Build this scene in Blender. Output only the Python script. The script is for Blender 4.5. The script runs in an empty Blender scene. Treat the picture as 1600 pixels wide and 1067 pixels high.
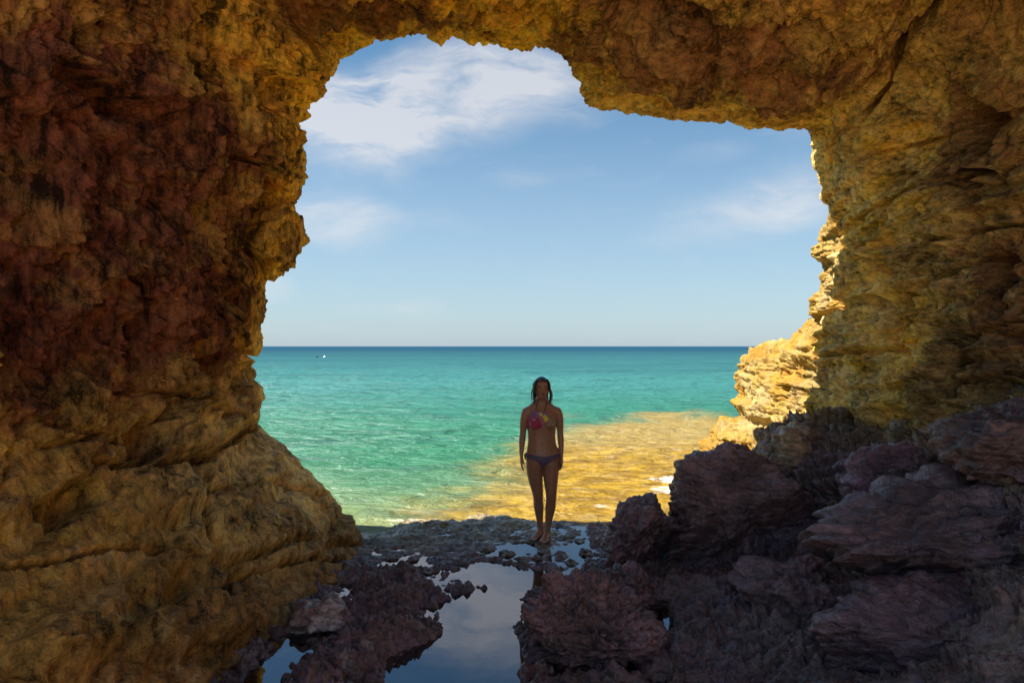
import bpy, bmesh, math, random
import numpy as np
from mathutils import Vector
C = bpy.context.scene
COL = C.collection
R = math.radians

# ------------------------------------------------------------------ camera, sky, sun, exposure
F, CX, HZ, CAMZ = 1067.0, 800.0, 541.0, 2.0      # photograph: 24 mm lens, horizon row 541
cd = bpy.data.cameras.new('camera'); cd.lens = 24; cd.sensor_width = 36
cd.shift_y = 7.5/1600; cd.clip_start = 0.05; cd.clip_end = 90000
cam = bpy.data.objects.new('camera', cd); COL.objects.link(cam)
cam.location = (0, 0, CAMZ); cam.rotation_euler = (R(90), 0, 0); C.camera = cam

C.render.engine = 'CYCLES'
C.cycles.max_bounces = 8; C.cycles.diffuse_bounces = 5; C.cycles.glossy_bounces = 4
C.cycles.transparent_max_bounces = 8; C.cycles.use_denoising = True
C.cycles.caustics_reflective = False; C.cycles.caustics_refractive = False
C.view_settings.view_transform = 'Standard'; C.view_settings.look = 'None'
C.view_settings.gamma = 1.0; C.view_settings.exposure = 1.32

SUN = Vector((-0.56, -0.085, 0.82)).normalized()
sl = bpy.data.lights.new('sun', 'SUN'); sl.energy = 5.0; sl.angle = R(0.5); sl.color = (1, .93, .82)
so = bpy.data.objects.new('sun', sl); COL.objects.link(so)
so.rotation_euler = (-SUN).to_track_quat('-Z', 'Y').to_euler()

class NT:                                          # small node-tree helper
    def __init__(s, t): s.t = t; s.n = t.nodes; s.l = t.links
    def v(s, sock, val):
        if isinstance(val, bpy.types.NodeSocket): s.l.new(val, sock)
        elif isinstance(val, bpy.types.Node): s.l.new(val.outputs[0], sock)
        elif val is not None: sock.default_value = val
    def new(s, typ, ins=None, **kw):
        n = s.n.new(typ)
        for k, val in kw.items(): setattr(n, k, val)
        for k, val in (ins or {}).items(): s.v(n.inputs[k], val)
        return n
    def m(s, op, a, b=None, c=None, clamp=False):
        n = s.n.new('ShaderNodeMath'); n.operation = op; n.use_clamp = clamp
        s.v(n.inputs[0], a)
        if b is not None: s.v(n.inputs[1], b)
        if c is not None: s.v(n.inputs[2], c)
        return n.outputs[0]
    def mix(s, f, a, b, mode='MIX'):
        n = s.n.new('ShaderNodeMix'); n.data_type = 'RGBA'; n.blend_type = mode
        s.v(n.inputs[0], f); s.v(n.inputs[6], a); s.v(n.inputs[7], b)
        return n.outputs[2]
    def ss(s, x, lo, hi):
        n = s.n.new('ShaderNodeMapRange'); n.interpolation_type = 'SMOOTHSTEP'
        s.v(n.inputs[0], x); s.v(n.inputs[1], lo); s.v(n.inputs[2], hi)
        return n.outputs[0]
    def noise(s, vec, scale, detail=5, rough=.55, dist=0):
        n = s.new('ShaderNodeTexNoise', {'Vector': vec, 'Scale': scale, 'Detail': detail, 'Roughness': rough, 'Distortion': dist})
        return n.outputs[0]
    def mapv(s, vec, scale=(1,1,1), loc=(0,0,0), rot=(0,0,0)):
        return s.new('ShaderNodeMapping', {'Vector': vec, 'Scale': scale, 'Location': loc, 'Rotation': rot}).outputs[0]

def rgb(r, g, b): return (r, g, b, 1)

w = bpy.data.worlds.new('World'); C.world = w; w.use_nodes = True
k = NT(w.node_tree); k.n.clear()
sky = k.new('ShaderNodeTexSky', sky_type='NISHITA', sun_disc=False, sun_elevation=math.asin(SUN.z),
            sun_rotation=math.atan2(SUN.x, SUN.y), altitude=0, air_density=1.0, dust_density=0.6, ozone_density=1.2)
gen = k.new('ShaderNodeTexCoord').outputs['Generated']
sep = k.new('ShaderNodeSeparateXYZ', {0: gen})
yy = k.m('MAXIMUM', k.m('ABSOLUTE', sep.outputs[1]), .05)
U = k.m('DIVIDE', sep.outputs[0], yy); V = k.m('DIVIDE', sep.outputs[2], yy)
uv = k.new('ShaderNodeCombineXYZ', {0: U, 1: V, 2: 0.0}).outputs[0]
wuv = k.new('ShaderNodeVectorMath', {0: uv}, operation='ADD')
wn = k.new('ShaderNodeTexNoise', {'Vector': uv, 'Scale': 5.0, 'Detail': 4.0})
wsc = k.new('ShaderNodeVectorMath', {0: k.new('ShaderNodeVectorMath', {0: wn.outputs[1], 1: (.5, .5, .5)}, operation='SUBTRACT').outputs[0], 'Scale': .09}, operation='SCALE')
k.l.new(wsc.outputs[0], wuv.inputs[1]); wuv = wuv.outputs[0]
def cloud(px, py, rx, ry, ang, amp, lo=.15, hi=1.0):
    u0, v0 = (px-CX)/F, (HZ-py)/F
    mp = k.new('ShaderNodeMapping', {'Vector': wuv, 'Location': (u0, v0, 0), 'Rotation': (0, 0, R(ang)), 'Scale': (rx/F, ry/F, 1)}, vector_type='TEXTURE')
    ln = k.new('ShaderNodeVectorMath', {0: mp.outputs[0]}, operation='LENGTH').outputs['Value']
    return k.m('MULTIPLY', k.ss(ln, hi, lo), amp)
wisp = k.noise(k.mapv(wuv, scale=(3.2, 11, 1), rot=(0, 0, R(-22))), 1.6, 8, .6, .3)
wisp2 = k.noise(k.mapv(wuv, scale=(6, 20, 1), rot=(0, 0, R(-14))), 1.7, 8, .62, .6)
dens = None
for c in [(690, 150, 340, 115, 16, 1.25), (590, 215, 140, 95, 30, 1.1), (530, 160, 170, 90, 20, 1.1), (880, 130, 190, 85, 12, .5),
          (520, 342, 150, 52, -10, .9), (640, 350, 120, 24, -4, .22),
          (1190, 330, 230, 60, 12, .6), (1250, 300, 150, 75, 6, .4), (815, 282, 90, 28, 8, .22), (1110, 240, 110, 30, 14, .16),
          (430, 450, 50, 34, 0, .55), (660, 482, 60, 28, 0, .3), (580, 480, 90, 20, 0, .14), (1330, 180, 150, 60, 10, .25)]:
    q = cloud(*c)
    dens = q if dens is None else k.m('ADD', dens, q)
tex = k.m('ADD', k.m('MULTIPLY', wisp, .95), k.m('MULTIPLY', wisp2, .55))
dens = k.m('MULTIPLY', dens, k.ss(tex, .36, 1.0), clamp=True)
dens = k.m('ADD', dens, k.m('MULTIPLY', k.ss(wisp2, .5, .8), .10), clamp=True)
dens = k.m('MULTIPLY', dens, .66)
hsv = k.new('ShaderNodeHueSaturation', {'Saturation': 1.06, 'Value': 1.03, 'Color': k.mix(1.0, sky.outputs[0], rgb(.80, 1.03, 1.06), 'MULTIPLY')})
haze_f = k.ss(V, .46, -.02)
base = k.mix(k.m('MULTIPLY', haze_f, .62), hsv.outputs[0], rgb(4.25, 5.1, 6.4))
skyc = k.mix(dens, base, rgb(7.2, 6.95, 6.9))
bg = k.new('ShaderNodeBackground', {'Color': skyc, 'Strength': .050})
k.l.new(bg.outputs[0], k.new('ShaderNodeOutputWorld').inputs[0])

# ------------------------------------------------------------------ numpy noise
rng = np.random.RandomState(11)
TB = 64
_g = rng.normal(size=(TB, TB, TB, 3)).astype(np.float32); _g /= np.linalg.norm(_g, axis=3, keepdims=True); _g = _g.reshape(-1, 3)
_wp = rng.rand(TB*TB*TB, 3).astype(np.float32)
def perlin(p):
    p = np.asarray(p, np.float32); i = np.floor(p).astype(np.int32); f = p - i
    u = f*f*f*(f*(f*6-15)+10); out = 0
    for dx in (0, 1):
        for dy in (0, 1):
            for dz in (0, 1):
                idx = (((i[:, 0]+dx) & 63)*64 + ((i[:, 1]+dy) & 63))*64 + ((i[:, 2]+dz) & 63)
                g = _g[idx]
                d = g[:, 0]*(f[:, 0]-dx) + g[:, 1]*(f[:, 1]-dy) + g[:, 2]*(f[:, 2]-dz)
                wx = u[:, 0] if dx else 1-u[:, 0]; wy = u[:, 1] if dy else 1-u[:, 1]; wz = u[:, 2] if dz else 1-u[:, 2]
                out = out + wx*wy*wz*d
    return out*1.5
def fbm(p, f, o=4, g=.5, off=0., sc=(1, 1, 1)):
    p = np.asarray(p, np.float32)*np.float32(f)*np.array(sc, np.float32) + np.float32(off); a, s = 1., 0.
    for _ in range(o):
        s = s + a*perlin(p); p = p*np.float32(2.03)+np.float32(7.3); a *= g
    return s
def ridge(p, f, o=4, g=.5, off=0., sc=(1, 1, 1)):          # sharp crests: 1 on the crest line
    p = np.asarray(p, np.float32)*np.float32(f)*np.array(sc, np.float32) + np.float32(off); a, s, t = 1., 0., 0.
    for _ in range(o):
        s = s + a*(1-np.abs(perlin(p))*2); t += a; p = p*np.float32(2.07)+np.float32(3.1); a *= g
    return s/t
def bil(p, f, o=4, g=.5, off=0., sc=(1, 1, 1)):            # rounded lumps between sharp grooves, mean near 0
    p = np.asarray(p, np.float32)*np.float32(f)*np.array(sc, np.float32) + np.float32(off); a, s, t = 1., 0., 0.
    for _ in range(o):
        s = s + a*np.abs(perlin(p))*2; t += a; p = p*np.float32(2.07)+np.float32(5.1); a *= g
    return s/t-.52
def worley(p, f, off=0., sc=(1, 1, 1)):                     # (F1, F2) distances in cells
    p = np.asarray(p, np.float32)*np.float32(f)*np.array(sc, np.float32) + np.float32(off); i = np.floor(p).astype(np.int32); fr = p - i
    f1 = np.full(len(p), 9, np.float32); f2 = f1.copy()
    for dx in (-1, 0, 1):
        for dy in (-1, 0, 1):
            for dz in (-1, 0, 1):
                idx = (((i[:, 0]+dx) & 63)*64 + ((i[:, 1]+dy) & 63))*64 + ((i[:, 2]+dz) & 63)
                q = _wp[idx] + np.array((dx, dy, dz), np.float32) - fr
                d = np.sqrt((q*q).sum(1)); m = d < f1
                f2 = np.where(m, f1, np.minimum(f2, d)); f1 = np.where(m, d, f1)
    return f1, f2
def sst(x, a, b):
    t = np.clip((x-a)/(b-a), 0, 1); return t*t*(3-2*t)
def terr(h, step, sharp=.75):                               # staircase profile of a height field
    q = h/step; i = np.floor(q); f = q-i
    return (i + sst(f, sharp, 1.0))*step
def polysd(px, py, poly):                                   # signed distance to a polygon, negative inside
    poly = np.array(poly, np.float64); n = len(poly); d = np.full(px.shape, 1e9); ins = np.zeros(px.shape, bool)
    for a in range(n):
        x0, y0 = poly[a]; x1, y1 = poly[(a+1) % n]; ex, ey = x1-x0, y1-y0
        t = np.clip(((px-x0)*ex+(py-y0)*ey)/(ex*ex+ey*ey+1e-12), 0, 1)
        d = np.minimum(d, np.hypot(px-x0-t*ex, py-y0-t*ey))
        c = (y0 > py) != (y1 > py)
        if ey != 0: ins ^= c & (px < ex*(py-y0)/ey + x0)
    return np.where(ins, -d, d)
def segd(px, py, pts):                                      # distance to a polyline
    d = np.full(px.shape, 1e9)
    for (x0, y0), (x1, y1) in zip(pts[:-1], pts[1:]):
        ex, ey = x1-x0, y1-y0; t = np.clip(((px-x0)*ex+(py-y0)*ey)/(ex*ex+ey*ey+1e-9), 0, 1)
        d = np.minimum(d, np.hypot(px-x0-t*ex, py-y0-t*ey))
    return d
def W(px, py, d): return ((px-CX)/F*d, d, CAMZ-(py-HZ)/F*d)
def W0(px, py, z=0.):                                       # ground point seen at a pixel
    d = (CAMZ-z)*F/(py-HZ); return ((px-CX)/F*d, d)

# ------------------------------------------------------------------ mesh helpers
def mesh(name, co, quads, mat, cols=None, smooth=True, parent=None, tris=None, extra=None):
    me = bpy.data.meshes.new(name); co = np.ascontiguousarray(co, np.float32)
    fs = quads if tris is None else tris; kq = fs.shape[1]
    me.vertices.add(len(co)); me.vertices.foreach_set('co', co.ravel())
    me.loops.add(fs.size); me.loops.foreach_set('vertex_index', np.ascontiguousarray(fs, np.int32).ravel())
    me.polygons.add(len(fs)); me.polygons.foreach_set('loop_start', np.arange(len(fs), dtype=np.int32)*kq)
    me.polygons.foreach_set('use_smooth', np.full(len(fs), smooth))
    me.update(calc_edges=True)
    if cols is not None:
        a = me.attributes.new('tint', 'FLOAT_COLOR', 'POINT'); c4 = np.ones((len(co), 4), np.float32); c4[:, :3] = cols
        a.data.foreach_set('color', c4.ravel())
    for nm, ar in (extra or {}).items():
        a = me.attributes.new(nm, 'FLOAT', 'POINT'); a.data.foreach_set('value', np.ascontiguousarray(ar, np.float32))
    me.materials.append(mat)
    o = bpy.data.objects.new(name, me); COL.objects.link(o)
    if parent: o.parent = parent
    return o
def gridq(nu, nv, flip=False, wrap=False):
    a = np.arange(nu*nv).reshape(nu, nv)
    if wrap: a = np.vstack([a, a[:1]])
    q = np.stack([a[:-1, :-1], a[1:, :-1], a[1:, 1:], a[:-1, 1:]], -1).reshape(-1, 4)
    return q[:, ::-1] if flip else q
def gnormal(P):
    du = np.gradient(P, axis=0); dv = np.gradient(P, axis=1); n = np.cross(du, dv)
    return n/(np.linalg.norm(n, axis=2, keepdims=True)+1e-9)
def tag(o, label, cat=None, group=None, kind=None):
    o['label'] = label
    if cat: o['category'] = cat
    if group: o['group'] = group
    if kind: o['kind'] = kind
    return o
def lerpc(a, b, t): return a + (np.asarray(b, np.float32)-a)*np.asarray(t, np.float32)[:, None]

# ------------------------------------------------------------------ materials
def rock_mat(name, vary=.5, bump=.6, rough=.85, fine=1.0, spec=.3, wet=None, sz=1.0, streak=0.):
    m = bpy.data.materials.new(name); m.use_nodes = True; k = NT(m.node_tree); k.n.clear()
    co = k.new('ShaderNodeTexCoord').outputs['Object']
    cz = k.mapv(co, scale=(1, 1, sz))
    at = k.new('ShaderNodeAttribute', attribute_name='tint').outputs[0]
    n1 = k.noise(co, 2.3, 8, .62, .4); n2 = k.noise(cz, 14*fine, 8, .58, .15); n3 = k.noise(co, 70*fine, 4, .6)
    val = k.m('ADD', k.m('MULTIPLY', n1, .8), k.m('ADD', k.m('MULTIPLY', n2, .9), k.m('MULTIPLY', n3, .45)))
    if streak:
        n4 = k.noise(k.mapv(co, scale=(1, 1, .16)), 11, 8, .66, .5); up = k.ss(k.new('ShaderNodeSeparateXYZ', {0: co}).outputs[2], 1.3, 2.2)
        val = k.m('ADD', val, k.m('MULTIPLY', k.m('SUBTRACT', n4, .5), k.m('MULTIPLY', up, streak)))
    val = k.m('MULTIPLY_ADD', k.m('SUBTRACT', val, 1.075), vary*2.9, 1.0)
    val = k.m('MINIMUM', k.m('MAXIMUM', val, .14), 2.0)
    c = k.mix(1.0, at, k.new('ShaderNodeCombineColor', {0: val, 1: val, 2: val}).outputs[0], 'MULTIPLY')
    hs = k.new('ShaderNodeHueSaturation', {'Hue': k.m('MULTIPLY_ADD', k.m('SUBTRACT', k.noise(co, 5, 4), .5), .05, .5), 'Color': c})
    vo = k.new('ShaderNodeTexVoronoi', {'Vector': co, 'Scale': 34*fine})
    pit = k.ss(vo.outputs[0], .0, .45)
    h = k.m('ADD', k.m('MULTIPLY', n2, 1.0), k.m('ADD', k.m('MULTIPLY', n3, .35), k.m('MULTIPLY', pit, .22)))
    bp = k.new('ShaderNodeBump', {'Strength': bump, 'Distance': .05, 'Height': h})
    b = k.new('ShaderNodeBsdfPrincipled', {'Base Color': hs.outputs[0], 'Roughness': rough, 'Normal': bp.outputs[0]})
    b.inputs['Specular IOR Level'].default_value = spec
    if wet is not None:
        wn = k.ss(k.noise(co, 3.1, 5), .42, .62)
        k.v(b.inputs['Roughness'], k.m('MULTIPLY_ADD', wn, wet-rough, rough))
    if wet is not None:
        wa = k.new('ShaderNodeAttribute', attribute_name='wet').outputs['Fac']; k.v(b.inputs['Roughness'], k.m('MULTIPLY_ADD', wa, -.16, k.m('MULTIPLY_ADD', wn, wet-rough, rough)))
    k.l.new(b.outputs[0], k.new('ShaderNodeOutputMaterial').inputs[0]); return m
M_wall = rock_mat('cave_limestone', 1.35, .75, sz=.5, streak=1.3); M_bed = rock_mat('bedded_limestone', 1.2, .75, sz=1.8)
M_cliff = rock_mat('sunlit_limestone', .45, .7, sz=2.0)
M_dark = rock_mat('dark_sea_rock', 1.1, .6, .5, 1.1, .85, wet=.2, sz=2.2)
def flat_mat(name, col, rough=.6, spec=.4, bump=0, scale=60):
    m = bpy.data.materials.new(name); m.use_nodes = True; k = NT(m.node_tree); b = k.n['Principled BSDF']
    co = k.new('ShaderNodeTexCoord').outputs['Object']
    c = k.mix(k.noise(co, scale, 4), rgb(*[x*.7 for x in col]), rgb(*[x*1.3 for x in col]))
    k.v(b.inputs['Base Color'], c); b.inputs['Roughness'].default_value = rough; b.inputs['Specular IOR Level'].default_value = spec
    if bump:
        k.v(b.inputs['Normal'], k.new('ShaderNodeBump', {'Strength': bump, 'Distance': .01, 'Height': k.noise(co, scale*2, 4)}).outputs[0])
    return m

# ------------------------------------------------------------------ the cave: a tunnel with the mouth's real outline
DL, DT, DR = 7.2, 7.0, 7.6
OUT = [(700, 1000, 6.7), (640, 915, 6.8), (580, 858, 6.9), (545, 805, 6.95), (490, 745, 7.0), (440, 700, 7.1), (397, 660, DL), (398, 635, DL), (388, 600, DL),
       (390, 560, DL), (402, 545, DL), (402, 510, DL), (412, 480, DL), (412, 441, DL), (446, 437, DL), (468, 420, DL), (477, 386, DL), (455, 350, DL),
       (440, 336, DL), (472, 303, DL), (487, 265, DL), (485, 240, DL), (480, 205, DL), (471, 186, DL), (486, 168, DL), (505, 150, 7.15), (520, 110, 7.1), (545, 88, 7.1),
       (590, 70, DT), (640, 60, DT), (666, 54, DT), (675, 66, DT), (700, 62, DT), (735, 68, DT), (790, 76, DT), (830, 83, DT), (870, 90, DT), (888, 97, 6.95), (896, 108, 6.95),
       (900, 150, 6.9), (908, 170, 6.9), (925, 179, 6.9), (960, 181, 6.9), (1040, 189, 6.95), (1110, 195, 7.0), (1200, 195, 7.2), (1266, 199, 7.4), (1273, 225, 7.6), (1275, 262, DR),
       (1290, 310, DR), (1308, 345, DR), (1328, 374, DR), (1305, 428, DR), (1311, 455, DR), (1322, 472, DR), (1290, 502, DR), (1292, 560, DR), (1290, 595, DR),
       (1276, 622, DR), (1258, 660, DR), (1244, 700, DR), (1236, 800, DR), (1210, 940, DR)]
NT_, MAINR = 1500, 400
ow = np.array([W(*p) for p in OUT])
sl_ = np.concatenate([[0], np.cumsum(np.hypot(np.diff(ow[:, 0]), np.diff(ow[:, 2])))])
ss_ = np.linspace(0, sl_[-1], NT_)
ring = np.stack([np.interp(ss_, sl_, ow[:, i]) for i in range(3)], 1)
def gsm(a, r):
    kx = np.exp(-.5*(np.arange(-3*r, 3*r+1)/r)**2); kx /= kx.sum()
    return np.stack([np.convolve(np.pad(a[:, i], 3*r, mode='reflect', reflect_type='odd'), kx, 'valid') for i in range(a.shape[1])], 1)
ring = gsm(ring, 4); ringS = gsm(ring, 45)
tg = np.gradient(ringS, axis=0); n2 = np.stack([-tg[:, 2], tg[:, 0]], 1); n2 = gsm(n2, 40); n2 /= np.linalg.norm(n2, axis=1, keepdims=True)
rad = ring[:, [0, 2]]-np.array([.2, 1.6]); rad /= np.linalg.norm(rad, axis=1, keepdims=True)
# stations along the tunnel: dy towards the sea, out = how far the rock stands back from the outline
st = [(-1.2, 9.0), (-.5, 6.0), (-.1, 3.2), (.22, 1.3), (.3, .55), (.26, .22), (.14, .05), (0, 0)]
ext = np.array(st); tt = np.linspace(0, len(st)-1, 60)
ext = np.stack([np.interp(tt, np.arange(len(st)), ext[:, i]) for i in range(2)], 1)[:-1]
di = -np.linspace(0, 4.2, MAINR); oi = np.interp(-di, [0, .3, 1, 2, 3, 4.2], [0, .01, .06, .14, .22, .3])
db = -np.concatenate([np.linspace(4.3, 6.6, 9), np.linspace(7, 17, 40)]); ob = np.interp(-db, [4.2, 7, 12, 17], [.3, .5, .7, .8])
ST = np.vstack([ext, np.stack([di, oi], 1), np.stack([db, ob], 1)]); NS = len(ST); LIP = len(ext)
dy, out = ST[:, 0][None, :], ST[:, 1][None, :]
bl = np.clip(out/3., 0, 1)
dirx = n2[:, 0:1]*(1-bl)+rad[:, 0:1]*bl; dirz = n2[:, 1:2]*(1-bl)+rad[:, 1:2]*bl
# deeper in, the outline loses its small teeth
kk = np.clip(-dy/1.6, 0, 1)
bx = ring[:, 0:1]*(1-kk)+ringS[:, 0:1]*kk; bz = ring[:, 2:3]*(1-kk)+ringS[:, 2:3]*kk
P = np.stack([bx+dirx*out, ring[:, 1:2]+dy+0*bx, bz+dirz*out], 2)
# the roof rises inland on the left, the upper left wall leans back
N = gnormal(P)                                               # check direction below
ctr = np.array([.2, 0, 2.0]); inside = ((ctr-P)*np.array([1, 0, 1])*N).sum(2)[:, LIP+50:LIP+200].mean()
if inside < 0: N = -N                                        # N now points into the cave
for _ in range(6):
    N[1:-1] = (N[:-2]+N[1:-1]*2+N[2:])/4; N[:, 1:-1] = (N[:, :-2]+N[:, 1:-1]*2+N[:, 2:])/4
p = P.reshape(-1, 3); nrm = N.reshape(-1, 3); nrm = nrm/(np.linalg.norm(nrm, axis=1, keepdims=True)+1e-9)
ins = np.repeat(-dy, NT_, 0).reshape(-1)                     # metres inside the lip
px = np.where(p[:, 1] > .6, CX+F*p[:, 0]/np.maximum(p[:, 1], .6), -9999); py = np.where(p[:, 1] > .6, HZ+F*(CAMZ-p[:, 2])/np.maximum(p[:, 1], .6), -9999)
warp = np.stack([fbm(p, 3.0, 3, off=o_) for o_ in (1.7, 22.3)], 1)*22
wx_, wy_ = px+warp[:, 0], py+warp[:, 1]
def ell(cx, cy, rx, ry, rot=0, x=None, y=None):
    x = wx_ if x is None else x; y = wy_ if y is None else y
    a = R(rot); c, s = math.cos(a), math.sin(a); u = ((x-cx)*c+(y-cy)*s)/rx; v = (-(x-cx)*s+(y-cy)*c)/ry
    return np.sqrt(u*u+v*v)
d = np.zeros(len(p))
lipk = .30+.70*sst(ins, .05, 1.3)
leftm = (p[:, 0] < 0)*sst(p[:, 2], 4.9, 4.3)*sst(-p[:, 0], 1.9, 2.4)
roofm = sst(p[:, 2], 4.0, 4.8); rightm = (p[:, 0] > 0)*(1-roofm); footm = sst(p[:, 2], 1.35, .95)*(p[:, 0] < 0)
redm = leftm*sst(p[:, 2], 1.3, 1.9)
d += fbm(p, .55, 2, off=3.)*.28*lipk*(1-.6*footm)
d += fbm(p, 1.5, 3, off=9.)*.11*lipk*(1-.5*footm)
lowm = sst(p[:, 2], 2.3, 1.5)*(p[:, 0] < 0)
d += bil(p, 1.7, 4, .48, off=4.)*.22*(.35+.65*lipk)*(1-.75*np.maximum(footm, .7*lowm))*(1-.7*redm)*(1-.45*rightm)
# blocky joints
f1, f2 = worley(p+fbm(p, 2, 2)[:, None]*.12, 1.35, sc=(1, 1, 1.25)); d += (-.09*sst(f2-f1, .09, 0.)+.10*(f1-.5))*lipk*(1-.7*footm)*(1-.8*redm)
f1, f2 = worley(p+fbm(p, 4, 2)[:, None]*.06, 3.6, off=5.); d += (-.035*sst(f2-f1, .08, 0.)+.05*(f1-.45))*(.2+.8*lipk)*(1-.8*redm)*(1-.8*np.maximum(footm, .7*lowm))
# runnels on the high left wall, roof fluting
wz = p+fbm(p, 1.6, 3, off=19.)[:, None]*np.array((0, .16, 0), np.float32)
d += bil(wz, 3.4, 5, .58, off=2., sc=(1, 1, .22))*.34*leftm*sst(p[:, 2], 1.0, 1.9)*(.15+.85*lipk)
d += (ridge(wz, 7.5, 4, .6, off=2., sc=(1, 1, .3))-.5)*.13*leftm*sst(p[:, 2], 1.0, 1.9)*(.1+.9*lipk)
d += bil(p, 3.6, 5, .58, off=31., sc=(.6, 1, 1))*.17*roofm*(.4+.6*lipk)
# tafoni pits
f1, f2 = worley(p+fbm(p, 6, 2)[:, None]*.05, 7.5, off=13.); d -= .05*sst(f1, .42, .08)*sst(fbm(p, 1.1, 3, off=40.), -.1, .25)
# bedding: right wall dips towards the sea, foot of the left wall
q = p[:, 2]+.10*p[:, 1]+.07*fbm(p, 1.4, 3, off=15.)
bed = perlin(np.stack([p[:, 0]*.5, p[:, 1]*.5, q*8.5], 1))+.5*perlin(np.stack([p[:, 0]*.9, p[:, 1]*.9, q*21], 1))
bed = np.clip(1.7*bed, -1, 1)
d += bed*.060*rightm*sst(p[:, 2], 4.0, 3.2)
q2 = p[:, 2]-.16*p[:, 1]+.05*fbm(p, 1.6, 3, off=15.)
bed2 = perlin(np.stack([p[:, 0]*.4, p[:, 1]*.4, q2*9.], 1))+.5*perlin(np.stack([p[:, 0]*.9, p[:, 1]*.9, q2*24], 1))
d += bed2*.06*np.maximum(footm, .5*lowm)
d += bil(p, 8.5, 3, .5, off=50.)*.050*(.5+.5*lipk)*(1-.6*np.maximum(footm, .6*lowm))*(1-.3*rightm)
d += ((ridge(p, 16, 3, .6, off=8.)-.5)*.010+fbm(p, 26, 3, .6, off=6.)*.006)*(1-.5*np.maximum(footm, lowm))
# authored relief: lumps (+) and hollows (-) as seen on the walls
def lump(cx, cy, rx, ry, rot, amp, e=1.0, soft=.55):
    global d
    d = d + 1.35*amp*sst(ell(cx, cy, rx, ry, rot), e, e-soft)
def crack(pts, wpx, amp):
    global d
    d = d - 1.3*amp*sst(segd(px+warp[:, 0]*.5, py+warp[:, 1]*.35, pts), wpx, wpx*.2)
lump(432, 360, 42, 60, 10, .10, soft=.35); crack([(392, 270), (402, 330), (398, 380), (404, 425)], 14, .50)
lump(400, 215, 60, 60, 25, .12, soft=.3); crack([(335, 240), (380, 256), (420, 285), (432, 292)], 6, .18)
lump(215, 690, 38, 38, 0, -.28, soft=.5); lump(295, 670, 62, 52, 5, .12, soft=.25); lump(360, 640, 34, 52, 0, .08, soft=.3)
crack([(232, 628), (240, 680), (236, 728)], 7, .16); crack([(318, 632), (322, 720)], 5, .12)
crack([(150, 615), (250, 620), (330, 660), (390, 668)], 6, .10)
crack([(318, 752), (318, 835), (350, 885), (384, 895), (388, 1000)], 8, .26)
crack([(120, 735), (230, 730), (320, 715), (395, 668)], 9, .16); crack([(200, 860), (340, 880), (480, 840), (560, 850)], 8, .10)
lump(105, 790, 55, 30, 0, -.15); lump(290, 985, 110, 45, -12, .14, soft=.4); lump(300, 920, 60, 34, 0, -.16); lump(90, 1010, 90, 60, 0, .14)
lump(230, 790, 90, 60, 0, .08); lump(30, 330, 70, 200, 0, -.18); lump(180, 150, 120, 40, 30, -.25); lump(330, 200, 60, 120, 18, .10)
lump(120, 130, 110, 70, 10, .12); lump(230, 480, 60, 180, 8, .10); lump(195, 500, 16, 150, 4, -.16)
lump(420, 60, 110, 60, 30, .14); crack([(300, 60), (330, 140), (345, 200)], 9, .2); crack([(445, 40), (500, 75), (530, 60)], 10, .15)
crack([(1425, 40), (1400, 85), (1385, 135), (1360, 175)], 9, .20); crack([(1470, 0), (1440, 40), (1420, 60)], 9, .25)
lump(1535, 195, 46, 40, -20, -.34); lump(1540, 265, 28, 14, 0, -.22); lump(1475, 330, 55, 60, 10, .12, soft=.35)
lump(1380, 430, 90, 48, -20, .14, soft=.4); crack([(1300, 480), (1390, 470), (1450, 440), (1540, 400)], 7, .13)
lump(1390, 570, 110, 95, 0, .12, soft=.3); crack([(1510, 470), (1500, 560), (1480, 640)], 8, .2); crack([(1340, 340), (1440, 290), (1560, 270)], 6, .10)
lump(1560, 430, 30, 60, 0, -.14); lump(1420, 240, 60, 50, 0, -.10); lump(1000, 60, 150, 50, 8, .18); lump(1230, 90, 150, 60, 5, .12); lump(780, 30, 60, 22, 0, -.15)
for pts_, w_, a_ in [([(1295, 560), (1380, 545), (1480, 520), (1610, 500)], 5, .09), ([(1325, 420), (1420, 400), (1520, 362), (1610, 350)], 5, .09), ([(1285, 612), (1400, 606), (1500, 590), (1610, 585)], 5, .08),
                     ([(1330, 250), (1430, 235), (1500, 205)], 5, .07), ([(1400, 410), (1408, 470), (1400, 540)], 4, .07), ([(1560, 350), (1552, 430), (1570, 500)], 4, .07),
                     ([(60, 700), (130, 690), (200, 705)], 5, .09), ([(20, 880), (120, 872), (210, 862)], 6, .10), ([(330, 770), (420, 752), (500, 770)], 5, .08), ([(350, 905), (430, 880), (545, 872)], 5, .09),
                     ([(395, 470), (385, 540), (392, 600)], 4, .07), ([(345, 380), (352, 450), (340, 540), (350, 610)], 5, .10), ([(250, 300), (262, 400), (255, 520)], 6, .10)]: crack(pts_, w_, a_)
p2 = p+nrm*d[:, None]
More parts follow.
